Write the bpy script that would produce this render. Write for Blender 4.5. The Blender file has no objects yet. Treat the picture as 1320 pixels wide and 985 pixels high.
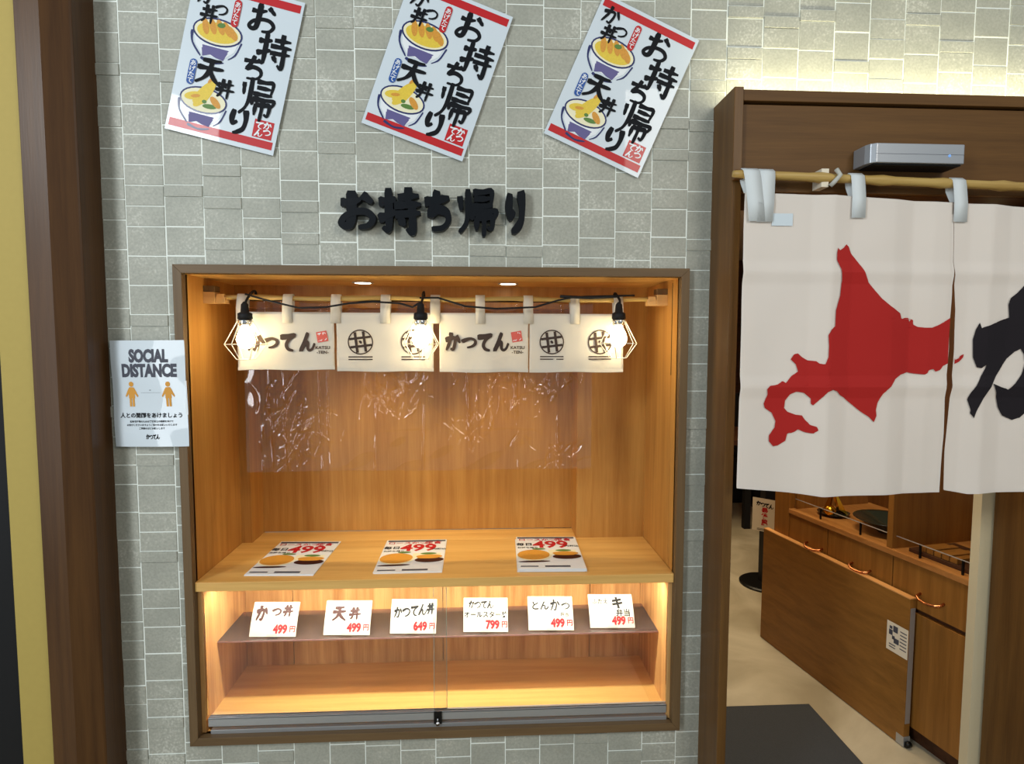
import bpy, math, random
from mathutils import Vector, Matrix, noise
rnd = random.Random(7)
SC = bpy.context.scene
COL = SC.collection

# ------------------------------------------------------------------ camera
CAM_F, CAM_D, CAM_YAW, CAM_PITCH, CAM_ROLL, CAM_H = 752.6, 1.698, .0521, .0683, .0019, 1.5
cy_, sy_ = math.cos(CAM_YAW), math.sin(CAM_YAW)
FWD = Vector((sy_*math.cos(CAM_PITCH), cy_*math.cos(CAM_PITCH), -math.sin(CAM_PITCH)))
R0 = Vector((cy_, -sy_, 0)); U0 = R0.cross(FWD)
RGT = R0*math.cos(CAM_ROLL)+U0*math.sin(CAM_ROLL); UPV = U0*math.cos(CAM_ROLL)-R0*math.sin(CAM_ROLL)
EYE = Vector((0, -CAM_D, CAM_H))
cam = bpy.data.objects.new('camera', bpy.data.cameras.new('camera')); COL.objects.link(cam)
cam.data.sensor_width = 36; cam.data.lens = 36*CAM_F/1320; cam.data.clip_start = .05; cam.data.clip_end = 60
m = Matrix((RGT, UPV, -FWD)).transposed().to_4x4(); m.translation = EYE; cam.matrix_world = m
SC.camera = cam

def _ray(u, v): return FWD+RGT*((u-660)/CAM_F)-UPV*((v-492.5)/CAM_F)
def PY(u, v, y): d = _ray(u, v); return EYE+d*((y-EYE.y)/d.y)      # measured photo point -> plane y
def PZ(u, v, z): d = _ray(u, v); return EYE+d*((z-EYE.z)/d.z)      # -> plane z

# ------------------------------------------------------------------ world, lights, exposure
W = bpy.data.worlds.new('world'); SC.world = W; W.use_nodes = True
W.node_tree.nodes['Background'].inputs[0].default_value = (.80, .93, 1.0, 1)
W.node_tree.nodes['Background'].inputs[1].default_value = .36
SC.view_settings.view_transform = 'Standard'; SC.view_settings.look = 'None'
SC.view_settings.exposure = 0.0; SC.view_settings.gamma = 1.0
def light(name, kind, loc, target, power, col, size=.1, size_y=None, **k):
    l = bpy.data.lights.new(name, kind); l.energy = power; l.color = col
    if kind == 'AREA':
        l.shape = 'RECTANGLE' if size_y else 'DISK'; l.size = size
        if size_y: l.size_y = size_y
    elif kind in ('POINT', 'SPOT'): l.shadow_soft_size = size
    if kind == 'SPOT': l.spot_size = k.get('angle', 1.6); l.spot_blend = .8
    o = bpy.data.objects.new(name, l); COL.objects.link(o); o.location = loc
    d = Vector(target)-Vector(loc); o.rotation_euler = d.to_track_quat('-Z', 'Y').to_euler()
    return o
light('hall_light', 'AREA', (-2.3, -2.7, 2.85), (-.1, 0, 2.1), 48, (.90, .97, 1.0), .8, .8)
light('hall_light_right', 'AREA', (1.6, -2.8, 2.9), (.9, 0, 1.6), 30, (1.0, .93, .82), 1.0, 1.0)
light('highlight_strip_light', 'AREA', (-2.5, -3.0, 1.35), (-.1, 0, 1.25), 26, (.93, .97, 1.0), .45, 1.9)  # added eye-level strip, gives vinyl creases and steel their highlights
light('entrance_fill', 'AREA', (1.15, .30, 2.30), (1.62, .62, 1.1), 15, (1.0, .84, .56), .5, .3)  # added fill behind the noren, brightens the divider face and cabinet front
light('interior_light', 'AREA', (1.25, 1.9, 2.38), (1.3, 1.4, 0), 48, (1.0, .80, .50), 1.2, 1.6)

# ------------------------------------------------------------------ materials
def mat(name): 
    m = bpy.data.materials.new(name); m.use_nodes = True
    nt = m.node_tree; return m, nt, nt.nodes['Principled BSDF'], nt.nodes, nt.links
def lin(c):
    return tuple((x/12.92 if x <= .04045 else ((x+.055)/1.055)**2.4) for x in (v/255 for v in c))+(1,)
def plain(name, rgb, rough=.6, metal=0, bump=0, bscale=60, coat=0, var=.0, spec=.3):
    m, nt, p, N, L = mat(name)
    p.inputs['Base Color'].default_value = lin(rgb); p.inputs['Roughness'].default_value = rough
    p.inputs['Metallic'].default_value = metal; p.inputs['Coat Weight'].default_value = coat
    p.inputs['Specular IOR Level'].default_value = spec
    tc = N.new('ShaderNodeTexCoord'); nz = N.new('ShaderNodeTexNoise'); nz.inputs['Scale'].default_value = bscale
    nz.inputs['Detail'].default_value = 4; L.new(tc.outputs['Object'], nz.inputs['Vector'])
    mx = N.new('ShaderNodeMix'); mx.data_type = 'RGBA'; c = Vector(lin(rgb)[:3])
    mx.inputs[6].default_value = (*(c*(1-var)), 1); mx.inputs[7].default_value = (*(c*(1+var)), 1)
    L.new(nz.outputs['Fac'], mx.inputs[0]); L.new(mx.outputs[2], p.inputs['Base Color'])
    if bump:
        b = N.new('ShaderNodeBump'); b.inputs['Strength'].default_value = bump; b.inputs['Distance'].default_value = .002
        L.new(nz.outputs['Fac'], b.inputs['Height']); L.new(b.outputs[0], p.inputs['Normal'])
    return m
def wood(name, dark, light_, axis='z', rough=.42, scale=1.0, coat=.0, spec=.35):
    m, nt, p, N, L = mat(name)
    tc = N.new('ShaderNodeTexCoord'); mp = N.new('ShaderNodeMapping')
    s = {'x': (1.2, 26, 26), 'y': (26, 1.2, 26), 'z': (26, 26, 1.2)}[axis]
    mp.inputs['Scale'].default_value = tuple(v*scale for v in s); L.new(tc.outputs['Object'], mp.inputs['Vector'])
    n1 = N.new('ShaderNodeTexNoise'); n1.inputs['Scale'].default_value = 1.3; n1.inputs['Detail'].default_value = 6; n1.inputs['Distortion'].default_value = .6
    n2 = N.new('ShaderNodeTexNoise'); n2.inputs['Scale'].default_value = 9; n2.inputs['Detail'].default_value = 3
    L.new(mp.outputs[0], n1.inputs['Vector']); L.new(mp.outputs[0], n2.inputs['Vector'])
    r = N.new('ShaderNodeValToRGB'); r.color_ramp.elements[0].position = .3; r.color_ramp.elements[1].position = .7
    r.color_ramp.elements[0].color = lin(dark); r.color_ramp.elements[1].color = lin(light_)
    ad = N.new('ShaderNodeMath'); ad.operation = 'MULTIPLY_ADD'; ad.inputs[1].default_value = .35; ad.inputs[2].default_value = -.17
    L.new(n2.outputs['Fac'], ad.inputs[0]); a2 = N.new('ShaderNodeMath'); L.new(ad.outputs[0], a2.inputs[0]); L.new(n1.outputs['Fac'], a2.inputs[1])
    L.new(a2.outputs[0], r.inputs[0]); L.new(r.outputs[0], p.inputs['Base Color'])
    p.inputs['Roughness'].default_value = rough; p.inputs['Coat Weight'].default_value = coat; p.inputs['Specular IOR Level'].default_value = spec
    b = N.new('ShaderNodeBump'); b.inputs['Strength'].default_value = .12; b.inputs['Distance'].default_value = .001
    L.new(n2.outputs['Fac'], b.inputs['Height']); L.new(b.outputs[0], p.inputs['Normal'])
    return m
def emit(name, col, s):
    m, nt, p, N, L = mat(name); e = N.new('ShaderNodeEmission'); e.inputs[0].default_value = (*col, 1); e.inputs[1].default_value = s
    L.new(e.outputs[0], N['Material Output'].inputs[0]); return m
def clear(name, tint=(1, 1, 1), gloss=.04, ior=1.45, rough=.02, milk=0.0, milkcol=(1, .9, .8), bump=0, bscale=30, boost=1.0):
    m, nt, p, N, L = mat(name)
    t = N.new('ShaderNodeBsdfTransparent'); t.inputs[0].default_value = (*tint, 1)
    g = N.new('ShaderNodeBsdfGlossy'); g.inputs['Roughness'].default_value = rough
    d = N.new('ShaderNodeBsdfDiffuse'); d.inputs[0].default_value = (*milkcol, 1)
    m1 = N.new('ShaderNodeMixShader'); m1.inputs[0].default_value = milk
    L.new(t.outputs[0], m1.inputs[1]); L.new(d.outputs[0], m1.inputs[2])
    fr = N.new('ShaderNodeFresnel'); fr.inputs[0].default_value = ior
    mu = N.new('ShaderNodeMath'); mu.operation = 'MULTIPLY'; mu.inputs[1].default_value = boost; mu.use_clamp = True
    L.new(fr.outputs[0], mu.inputs[0])
    m2 = N.new('ShaderNodeMixShader'); L.new(mu.outputs[0], m2.inputs[0]); L.new(m1.outputs[0], m2.inputs[1]); L.new(g.outputs[0], m2.inputs[2])
    if bump:
        tc = N.new('ShaderNodeTexCoord'); nz = N.new('ShaderNodeTexNoise'); nz.inputs['Scale'].default_value = bscale; nz.inputs['Detail'].default_value = 2
        L.new(tc.outputs['Object'], nz.inputs['Vector']); b = N.new('ShaderNodeBump'); b.inputs['Strength'].default_value = bump; b.inputs['Distance'].default_value = .01
        L.new(nz.outputs['Fac'], b.inputs['Height']); L.new(b.outputs[0], g.inputs['Normal']); L.new(b.outputs[0], fr.inputs['Normal'])
    L.new(m2.outputs[0], N['Material Output'].inputs[0]); return m
def cloth(name, rgb, trans=.25):
    m, nt, p, N, L = mat(name)
    p.inputs['Base Color'].default_value = lin(rgb); p.inputs['Roughness'].default_value = .75; p.inputs['Sheen Weight'].default_value = .1
    t = N.new('ShaderNodeBsdfTranslucent'); t.inputs[0].default_value = lin(rgb)
    mx = N.new('ShaderNodeMixShader'); mx.inputs[0].default_value = trans
    tc = N.new('ShaderNodeTexCoord'); nz = N.new('ShaderNodeTexNoise'); nz.inputs['Scale'].default_value = 14; nz.inputs['Detail'].default_value = 3
    wv = N.new('ShaderNodeTexNoise'); wv.inputs['Scale'].default_value = 900
    L.new(tc.outputs['Object'], nz.inputs['Vector']); L.new(tc.outputs['Object'], wv.inputs['Vector'])
    b = N.new('ShaderNodeBump'); b.inputs['Strength'].default_value = .25; b.inputs['Distance'].default_value = .004; L.new(nz.outputs['Fac'], b.inputs['Height'])
    b2 = N.new('ShaderNodeBump'); b2.inputs['Strength'].default_value = .2; b2.inputs['Distance'].default_value = .0004
    L.new(wv.outputs['Fac'], b2.inputs['Height']); L.new(b.outputs[0], b2.inputs['Normal']); L.new(b2.outputs[0], p.inputs['Normal'])
    L.new(p.outputs[0], mx.inputs[1]); L.new(t.outputs[0], mx.inputs[2]); L.new(mx.outputs[0], N['Material Output'].inputs[0])
    return m
def tile_mat():
    m, nt, p, N, L = mat('tile_glaze')
    tc = N.new('ShaderNodeTexCoord'); nz = N.new('ShaderNodeTexNoise'); nz.inputs['Scale'].default_value = 6; nz.inputs['Detail'].default_value = 3
    geo = N.new('ShaderNodeNewGeometry')
    L.new(geo.outputs['Position'], nz.inputs['Vector'])
    f = N.new('ShaderNodeTexNoise'); f.inputs['Scale'].default_value = 160; f.inputs['Detail'].default_value = 5; L.new(geo.outputs['Position'], f.inputs['Vector'])
    sp = N.new('ShaderNodeMath'); sp.operation = 'MULTIPLY'; L.new(nz.outputs['Fac'], sp.inputs[0]); L.new(f.outputs['Fac'], sp.inputs[1])
    r = N.new('ShaderNodeValToRGB'); e = r.color_ramp.elements
    e[0].position = .12; e[0].color = lin((154, 155, 144)); e[1].position = .32; e[1].color = lin((174, 174, 162))
    e2 = r.color_ramp.elements.new(.43); e2.color = lin((198, 198, 187))
    L.new(sp.outputs[0], r.inputs[0]); L.new(r.outputs[0], p.inputs['Base Color'])
    p.inputs['Roughness'].default_value = .55
    b = N.new('ShaderNodeBump'); b.inputs['Strength'].default_value = .5; b.inputs['Distance'].default_value = .0012
    L.new(f.outputs['Fac'], b.inputs['Height']); L.new(b.outputs[0], p.inputs['Normal'])
    return m
def floor_mat():
    m, nt, p, N, L = mat('floor_stone')
    geo = N.new('ShaderNodeNewGeometry'); nz = N.new('ShaderNodeTexNoise'); nz.inputs['Scale'].default_value = 2.3; nz.inputs['Detail'].default_value = 6; nz.inputs['Distortion'].default_value = 1.2
    L.new(geo.outputs['Position'], nz.inputs['Vector'])
    r = N.new('ShaderNodeValToRGB'); e = r.color_ramp.elements; e[0].position = .35; e[0].color = lin((158, 147, 124)); e[1].position = .65; e[1].color = lin((190, 180, 158))
    L.new(nz.outputs['Fac'], r.inputs[0]); L.new(r.outputs[0], p.inputs['Base Color']); p.inputs['Roughness'].default_value = .35
    return m

M = dict(
    tile=tile_mat(), grout=plain('grout_pale', (238, 243, 236), .8, bump=.3),
    frame=wood('frame_walnut', (98, 76, 50), (114, 90, 60), 'x', .5), framez=wood('frame_walnut_upright', (98, 76, 50), (114, 90, 60), 'z', .5),
    oak=wood('oak_upright_shaded', (172, 118, 54), (194, 142, 72), 'z', .36), oakcase=wood('oak_case_grain', (178, 124, 68), (222, 174, 112), 'z', .4), oakx=wood('oak_level', (208, 158, 86), (226, 180, 106), 'x', .35),  # same oak: uprights coloured darker for the dim niche, level boards lighter
    door=wood('door_frame_wood', (88, 60, 30), (106, 74, 38), 'x', .5, spec=.2), doorz=wood('door_frame_wood_upright', (86, 58, 28), (106, 74, 36), 'z', .42, spec=.25),
    cab=wood('cabinet_wood', (126, 82, 32), (150, 101, 44), 'z', .4), caby=wood('cabinet_wood_level', (160, 104, 52), (186, 130, 72), 'y', .4),
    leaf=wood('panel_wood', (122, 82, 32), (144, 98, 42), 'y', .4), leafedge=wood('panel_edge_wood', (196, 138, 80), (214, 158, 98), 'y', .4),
    post=wood('post_wood', (68, 42, 18), (86, 56, 26), 'z', .36, spec=.3), yellow=plain('olive_yellow_paint', (176, 154, 82), .6, var=.04), black=plain('black_matt', (14, 14, 17), .6),
    darkmetal=plain('black_metal', (22, 21, 20), .35, .3), steel=plain('brushed_steel', (178, 180, 182), .38, .65, var=.05),
    chrome=plain('chrome', (215, 215, 218), .15, 1), silver=plain('silver_plastic', (168, 172, 178), .35, .5), copper=plain('copper_metal', (214, 140, 92), .25, 1),
    paper=plain('white_paper', (210, 220, 228), .35, coat=.5, bscale=3, var=.01), card=plain('card_white', (186, 186, 178), .5), tab=cloth('tab_cloth', (226, 232, 234), .15),
    red=plain('print_red', (190, 28, 34), .45, coat=.3), ink=plain('print_black', (17, 19, 24), .6, spec=.15), navy=plain('print_navy', (36, 44, 98), .45, coat=.3),
    blue=plain('print_blue', (38, 84, 158), .45, coat=.3), white=plain('print_white', (232, 236, 240), .45, coat=.3), yolk=plain('print_egg_yellow', (226, 196, 70), .45, bscale=300, var=.15),
    amber=plain('print_fried_gold', (212, 150, 60), .45, bscale=300, var=.25), green=plain('print_green', (90, 128, 60), .45), rice=plain('print_rice', (236, 230, 196), .45),
    purple=plain('print_purple_grey', (98, 92, 142), .45), orange=plain('print_orange', (214, 152, 60), .5), greyink=plain('print_grey', (70, 72, 84), .5),
    pinkred=plain('print_price_red', (190, 26, 36), .5), maroon=plain('print_maroon', (58, 18, 18), .5), sealpink=plain('print_faded_red', (206, 92, 80), .7), pink=plain('print_pink', (226, 176, 190), .5),
    letter=plain('black_acrylic', (9, 14, 20), .45, spec=.15), noren=cloth('noren_cloth', (238, 230, 222), .22), snoren=cloth('small_noren_cloth', (226, 220, 208), .35),
    nred=plain('noren_red', (172, 30, 26), .75, bump=.2, bscale=900), nblack=plain('noren_black', (26, 20, 26), .8, bump=.2, bscale=900), nbrown=plain('noren_brown_ink', (62, 48, 42), .8),
    nblue=plain('pale_blue_plain', (206, 218, 226), .6), bamboo=wood('bamboo', (160, 126, 66), (196, 166, 98), 'x', .4), woodblk=wood('bracket_wood', (196, 150, 92), (214, 172, 112), 'x', .5),
    vinyl=clear('clear_vinyl', (.97, .95, .92), ior=1.5, rough=.05, milk=.015, milkcol=(.8,.7,.55), boost=1.9), glass=clear('door_glass', (.97, .98, .97), ior=1.45, rough=.01, boost=1.0, milk=.012),
    smoke=clear('smoked_acrylic', (.68, .55, .53), ior=1.45, rough=.03, milk=.14, milkcol=(.46, .33, .32)), edge=plain('acrylic_edge', (150, 112, 108), .3),
    glassedge=plain('glass_edge', (150, 172, 160), .15, spec=.8), holder=clear('clear_holder', (.95, .95, .95), ior=1.45, rough=.02, boost=1.6),
    cage=plain('cream_wire', (226, 218, 196), .4), bulb=emit('bulb_glow', (1.0, .80, .46), 28), spotm=emit('downlight_glow', (1.0, .90, .70), 14), led=emit('led_strip_glow', (1.0, .86, .66), 6),
    cove=emit('cove_led_glow', (1.0, .93, .66), 8), blueled=emit('blue_led', (.25, .5, 1.0), .9), plaster=plain('cream_plaster', (206, 194, 162), .75, bump=.35, bscale=90),
    mat_=plain('dark_mat', (58, 60, 64), .95, bump=.8, bscale=300, var=.25), floor=floor_mat(), ceil=plain('ceiling_paint', (210, 205, 195), .8), brass=plain('gold_brass', (218, 168, 50), .22, 1),
    darkglaze=plain('dark_green_glaze', (34, 44, 38), .2, coat=.6, var=.3, bscale=40), darkwood=wood('dark_wood', (54, 30, 16), (76, 44, 24), 'x', .5), backwall=wood('inner_wall_wood', (110, 66, 30), (136, 86, 42), 'z', .5),
    linen=plain('beige_shade', (206, 178, 120), .8), card2=plain('sign_card', (226, 216, 196), .5),
)

# ------------------------------------------------------------------ mesh helpers
class MB:
    def __init__(s, T=None): s.v = []; s.f = []; s.T = T
    def add(s, vs, fs):
        n = len(s.v); s.v += [tuple(s.T(*v)) if s.T else tuple(v) for v in vs]; s.f += [tuple(i+n for i in f) for f in fs]; return s
    def box(s, x0, x1, y0, y1, z0, z1):
        return s.add([(x0, y0, z0), (x1, y0, z0), (x1, y1, z0), (x0, y1, z0), (x0, y0, z1), (x1, y0, z1), (x1, y1, z1), (x0, y1, z1)],
                     [(0, 3, 2, 1), (4, 5, 6, 7), (0, 1, 5, 4), (1, 2, 6, 5), (2, 3, 7, 6), (3, 0, 4, 7)])
    def tube(s, pts, r, n=8, closed=False):
        pts = [Vector(p) for p in pts]; rr = r if isinstance(r, (list, tuple)) else [r]*len(pts); vs = []; fs = []; k = len(pts)
        up = None
        for i, p in enumerate(pts):
            a = pts[i-1] if (i or closed) else p; b = pts[(i+1) % k] if (i < k-1 or closed) else p
            t = (b-a).normalized()
            if up is None or abs(up.dot(t)) > .95: up = Vector((0, 0, 1)) if abs(t.z) < .9 else Vector((1, 0, 0))
            e1 = t.cross(up).normalized(); e2 = e1.cross(t); up = e2
            for j in range(n):
                q = 2*math.pi*j/n; vs.append(p+(e1*math.cos(q)+e2*math.sin(q))*rr[i])
        for i in range(k if closed else k-1):
            for j in range(n):
                a = i*n+j; b = i*n+(j+1) % n; c = ((i+1) % k)*n+(j+1) % n; d = ((i+1) % k)*n+j; fs.append((a, b, c, d))
        if not closed: fs.append(tuple(range(n))[::-1]); fs.append(tuple((k-1)*n+j for j in range(n)))
        return s.add(vs, fs)
    def lathe(s, c, prof, n=24, caps=True):     # prof: (r, z)
        vs = []; fs = []
        for r, z in prof:
            for j in range(n): q = 2*math.pi*j/n; vs.append((c[0]+r*math.cos(q), c[1]+r*math.sin(q), c[2]+z))
        for i in range(len(prof)-1):
            for j in range(n): fs.append((i*n+j, i*n+(j+1) % n, (i+1)*n+(j+1) % n, (i+1)*n+j))
        if caps and prof[0][0] > 1e-5: fs.append(tuple(range(n))[::-1])
        if caps and prof[-1][0] > 1e-5: fs.append(tuple((len(prof)-1)*n+j for j in range(n)))
        return s.add(vs, fs)
    def grid(s, fn, nu, nv):
        vs = [fn(i/nu, j/nv) for j in range(nv+1) for i in range(nu+1)]
        return s.add(vs, [(j*(nu+1)+i, j*(nu+1)+i+1, (j+1)*(nu+1)+i+1, (j+1)*(nu+1)+i) for j in range(nv) for i in range(nu)])
def obj(name, mb, mt, parent=None, bevel=0, smooth=False, solid=0):
    me = bpy.data.meshes.new(name); off = Vector((0, 0, 0)); p = parent
    while p: off += Vector(p.location); p = p.parent
    me.from_pydata([tuple(Vector(v)-off) for v in mb.v], [], mb.f); me.update()
    me.materials.append(M[mt] if isinstance(mt, str) else mt)
    if smooth: me.polygons.foreach_set('use_smooth', [True]*len(me.polygons))
    o = bpy.data.objects.new(name, me); COL.objects.link(o); o.parent = parent
    if bevel:
        b = o.modifiers.new('bevel', 'BEVEL'); b.width = bevel; b.segments = 2; b.limit_method = 'ANGLE'
    if solid:
        b = o.modifiers.new('solid', 'SOLIDIFY'); b.thickness = solid; b.offset = 0
    return o
def tag(o, label, cat, group=None):
    o['label'] = label; o['category'] = cat
    if group: o['group'] = group
    return o
def thing(name, loc, label, cat, group=None):
    o = bpy.data.objects.new(name, None); COL.objects.link(o); o.location = loc; o.empty_display_size = .05
    return tag(o, label, cat, group)
def struct(name, mb, mt, bevel=0):
    o = obj(name, mb, mt, None, bevel); o['kind'] = 'structure'; return o
def dup(root, loc, label=None):
    r = root.copy(); COL.objects.link(r); r.location = loc
    if label: r['label'] = label
    for ch in list(root.children):
        c = ch.copy(); COL.objects.link(c); c.parent = r
        for g in ch.children: d = g.copy(); COL.objects.link(d); d.parent = c
    return r
class Fr:     # a flat frame on a sheet: u right, v up, d towards the viewer
    def __init__(s, o, ex, ey, en=None):
        s.o = Vector(o); s.ex = Vector(ex); s.ey = Vector(ey); s.en = Vector(en) if en else s.ex.cross(s.ey).normalized()
    def __call__(s, u, v, d=0): return s.o+s.ex*u+s.ey*v+s.en*d

# brush-written characters: strokes as centre lines in a unit cell
CH = {
 'o': [[(.12,.72),(.35,.72),(.6,.8)], [(.36,.97),(.36,.6),(.33,.2),(.2,.1),(.08,.18),(.2,.36),(.5,.48),(.78,.46),(.92,.3),(.8,.12),(.55,.07)], [(.68,.9),(.9,.72)]],
 'mo': [[(.03,.7),(.2,.72),(.38,.77)], [(.22,.97),(.23,.5),(.22,.08),(.1,.14)], [(.02,.34),(.2,.4),(.38,.48)], [(.48,.8),(.92,.84)], [(.69,.98),(.69,.64)], [(.4,.62),(.97,.65)], [(.42,.42),(.96,.46)], [(.78,.58),(.79,.3),(.78,.02),(.66,.1)], [(.5,.32),(.6,.18)]],
 'chi': [[(.12,.74),(.5,.78),(.88,.84)], [(.48,.98),(.4,.7),(.25,.42),(.5,.54),(.8,.47),(.86,.26),(.68,.08),(.32,.04)]],
 'kae': [[(.06,.8),(.09,.52)], [(.26,.97),(.27,.5),(.2,.2),(.05,.02)], [(.42,.92),(.65,.93),(.86,.94),(.84,.62)], [(.45,.77),(.82,.78)], [(.38,.6),(.88,.62)], [(.37,.46),(.36,.3)], [(.38,.46),(.7,.48),(.97,.5),(.92,.34)], [(.48,.32),(.48,.06)], [(.48,.33),(.68,.34),(.87,.36),(.86,.1),(.76,.12)], [(.66,.46),(.67,.2),(.66,-.08)]],
 'ri': [[(.24,.92),(.2,.6),(.26,.36),(.42,.5)], [(.72,.97),(.78,.6),(.72,.25),(.5,.06),(.34,.0)]],
 'ka': [[(.05,.62),(.35,.7),(.6,.72),(.64,.5),(.52,.12),(.34,.14)], [(.38,.97),(.32,.6),(.06,.06)], [(.76,.82),(.96,.46)]],
 'tsu': [[(.05,.55),(.3,.68),(.6,.76),(.88,.62),(.88,.36),(.66,.16),(.36,.08)]],
 'te': [[(.06,.76),(.5,.8),(.94,.88),(.6,.66),(.4,.36),(.52,.12),(.82,.04)]],
 'n': [[(.52,.97),(.3,.5),(.06,.04),(.32,.42),(.5,.46),(.52,.16),(.66,.06),(.84,.16),(.97,.42)]],
 'ten': [[(.2,.86),(.5,.87),(.82,.92)], [(.06,.58),(.5,.6),(.95,.64)], [(.52,.88),(.46,.5),(.3,.22),(.04,.03)], [(.48,.54),(.66,.26),(.97,.02)]],
 'don': [[(.12,.7),(.5,.73),(.9,.78)], [(.03,.38),(.5,.41),(.98,.45)], [(.34,.96),(.34,.5),(.28,.2),(.14,.02)], [(.66,.98),(.67,.5),(.66,-.02)], [(.46,.64),(.56,.53)]],
}
def catmull(p, n=5):
    if len(p) < 3: return [((p[0][0]*(1-i/n)+p[-1][0]*i/n), (p[0][1]*(1-i/n)+p[-1][1]*i/n)) for i in range(n+1)]
    q = [p[0]]+list(p)+[p[-1]]; out = []
    for i in range(1, len(q)-2):
        a, b, c, d = q[i-1:i+3]
        for k in range(n):
            t = k/n
            out.append(tuple(.5*((2*b[j])+(-a[j]+c[j])*t+(2*a[j]-5*b[j]+4*c[j]-d[j])*t*t+(-a[j]+3*b[j]-3*c[j]+d[j])*t**3) for j in (0, 1)))
    out.append(tuple(p[-1])); return out
def stroke(mb, F, pts, w, d=0, thick=0, asp=1.0, taper=True):
    pts = catmull(pts); n = len(pts); L = []; Rr = []
    for i, p in enumerate(pts):
        a = Vector(pts[max(0, i-1)]); b = Vector(pts[min(n-1, i+1)]); t = (b-a); t = t.normalized() if t.length > 1e-9 else Vector((1, 0))
        s = i/(n-1); ww = w*(1.15-.55*s if taper else 1)*(1+.14*math.sin(9*s+pts[0][0]*20))*.5
        nn = Vector((-t.y, t.x)); e = t*(-ww*.35 if i == 0 else (ww*.3 if i == n-1 else 0))
        if i in (0, n-1): ww *= .72
        L.append(Vector(p)+nn*ww+e); Rr.append(Vector(p)-nn*ww+e)
    g = (.0012 if thick else .00014)/(n-1)
    vs = [F(p.x, p.y, d+thick+g*i) for i, p in enumerate(L)]+[F(p.x, p.y, d+thick+g*i) for i, p in enumerate(Rr)]
    fs = [(i, n+i, n+i+1, i+1) for i in range(n-1)]
    if thick:
        vs += [F(p.x, p.y, d) for p in L]+[F(p.x, p.y, d) for p in Rr]; o = 2*n
        fs += [(o+i, o+i+1, o+n+i+1, o+n+i) for i in range(n-1)]
        fs += [(i, i+1, o+i+1, o+i) for i in range(n-1)]+[(n+i+1, n+i, o+n+i, o+n+i+1) for i in range(n-1)]
        fs += [(0, o, o+n, n), (n-1, 2*n-1, o+2*n-1, o+n-1)]
    mb.add(vs, fs)
def brush(mb, F, key, u, v, w, h, bw=.15, d=.0006, thick=0, rot=0):   # cell centred on u, v
    c, s = math.cos(rot), math.sin(rot)
    def G(a, b, dd): x = (a-.5)*w; y = (b-.5)*h; return F(u+x*c-y*s, v+x*s+y*c, dd)
    for k, st in enumerate(CH[key]): stroke(mb, G, st, bw, d+k*(.0003 if thick else .00016), thick)
_tc = {}
def text(mb, F, s, u, v, size, bold=0, sx=1.0, d=.0006, align='CENTER'):
    key = (s, bold, align)
    if key not in _tc:
        c = bpy.data.curves.new('lettering', 'FONT'); c.body = s; c.size = 1; c.offset = bold; c.align_x = align; c.resolution_u = 3
        o = bpy.data.objects.new('lettering', c); COL.objects.link(o)
        me = bpy.data.meshes.new_from_object(o.evaluated_get(bpy.context.evaluated_depsgraph_get()))
        _tc[key] = ([tuple(x.co) for x in me.vertices], [tuple(p.vertices) for p in me.polygons])
        bpy.data.objects.remove(o); bpy.data.curves.remove(c); bpy.data.meshes.remove(me)
    vs, fs = _tc[key]
    mb.add([F(u+x*size*sx, v+(y-.36)*size, d) for x, y, z in vs], fs)
def poly(mb, F, pts, d=.0006): mb.add([F(x, y, d) for x, y in pts], [tuple(range(len(pts)))])
def rectp(mb, F, u0, u1, v0, v1, d=.0006): poly(mb, F, [(u0, v0), (u1, v0), (u1, v1), (u0, v1)], d)
def ell(mb, F, u, v, a, b, rot=0, d=.0006, n=28, a0=0, a1=2*math.pi):
    c, s = math.cos(rot), math.sin(rot)
    poly(mb, F, [(u+a*math.cos(q)*c-b*math.sin(q)*s, v+a*math.cos(q)*s+b*math.sin(q)*c) for q in [a0+(a1-a0)*i/n for i in range(n+(a1-a0 < 6.2))]], d)
def ring(mb, F, u, v, a, w, d=.0006, n=28):
    vs = [F(u+r*math.cos(2*math.pi*i/n), v+r*math.sin(2*math.pi*i/n), d) for r in (a, a-w) for i in range(n)]
    mb.add(vs, [(i, (i+1) % n, n+(i+1) % n, n+i) for i in range(n)])
def scan(polys, T, step=.002, dx=.007):    # fill outlines on a curved sheet
    mb = MB(); zs = [p[1] for q in polys for p in q]; z = min(zs)+1e-5; zt = max(zs)
    def cut(zz):
        xs = []
        for q in polys:
            for i in range(len(q)):
                (xa, za), (xb, zb) = q[i-1], q[i]
                if (za > zz) != (zb > zz): xs.append(xa+(xb-xa)*(zz-za)/(zb-za))
        xs.sort(); return xs
    while z < zt:
        a = cut(z); b = cut(min(z+step, zt-1e-6)); mdl = cut(z+step/2)
        if len(a) != len(mdl): a = mdl
        if len(b) != len(mdl): b = mdl
        for i in range(0, len(mdl)-1, 2):
            n = max(1, int((mdl[i+1]-mdl[i])/dx)); vs = []
            for xs, zz in ((a, z), (b, z+step)):
                vs += [T(xs[i]+(xs[i+1]-xs[i])*k/n, zz) for k in range(n+1)]
            mb.add(vs, [(k, k+1, n+1+k+1, n+1+k) for k in range(n)])
        z += step
    return mb

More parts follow.
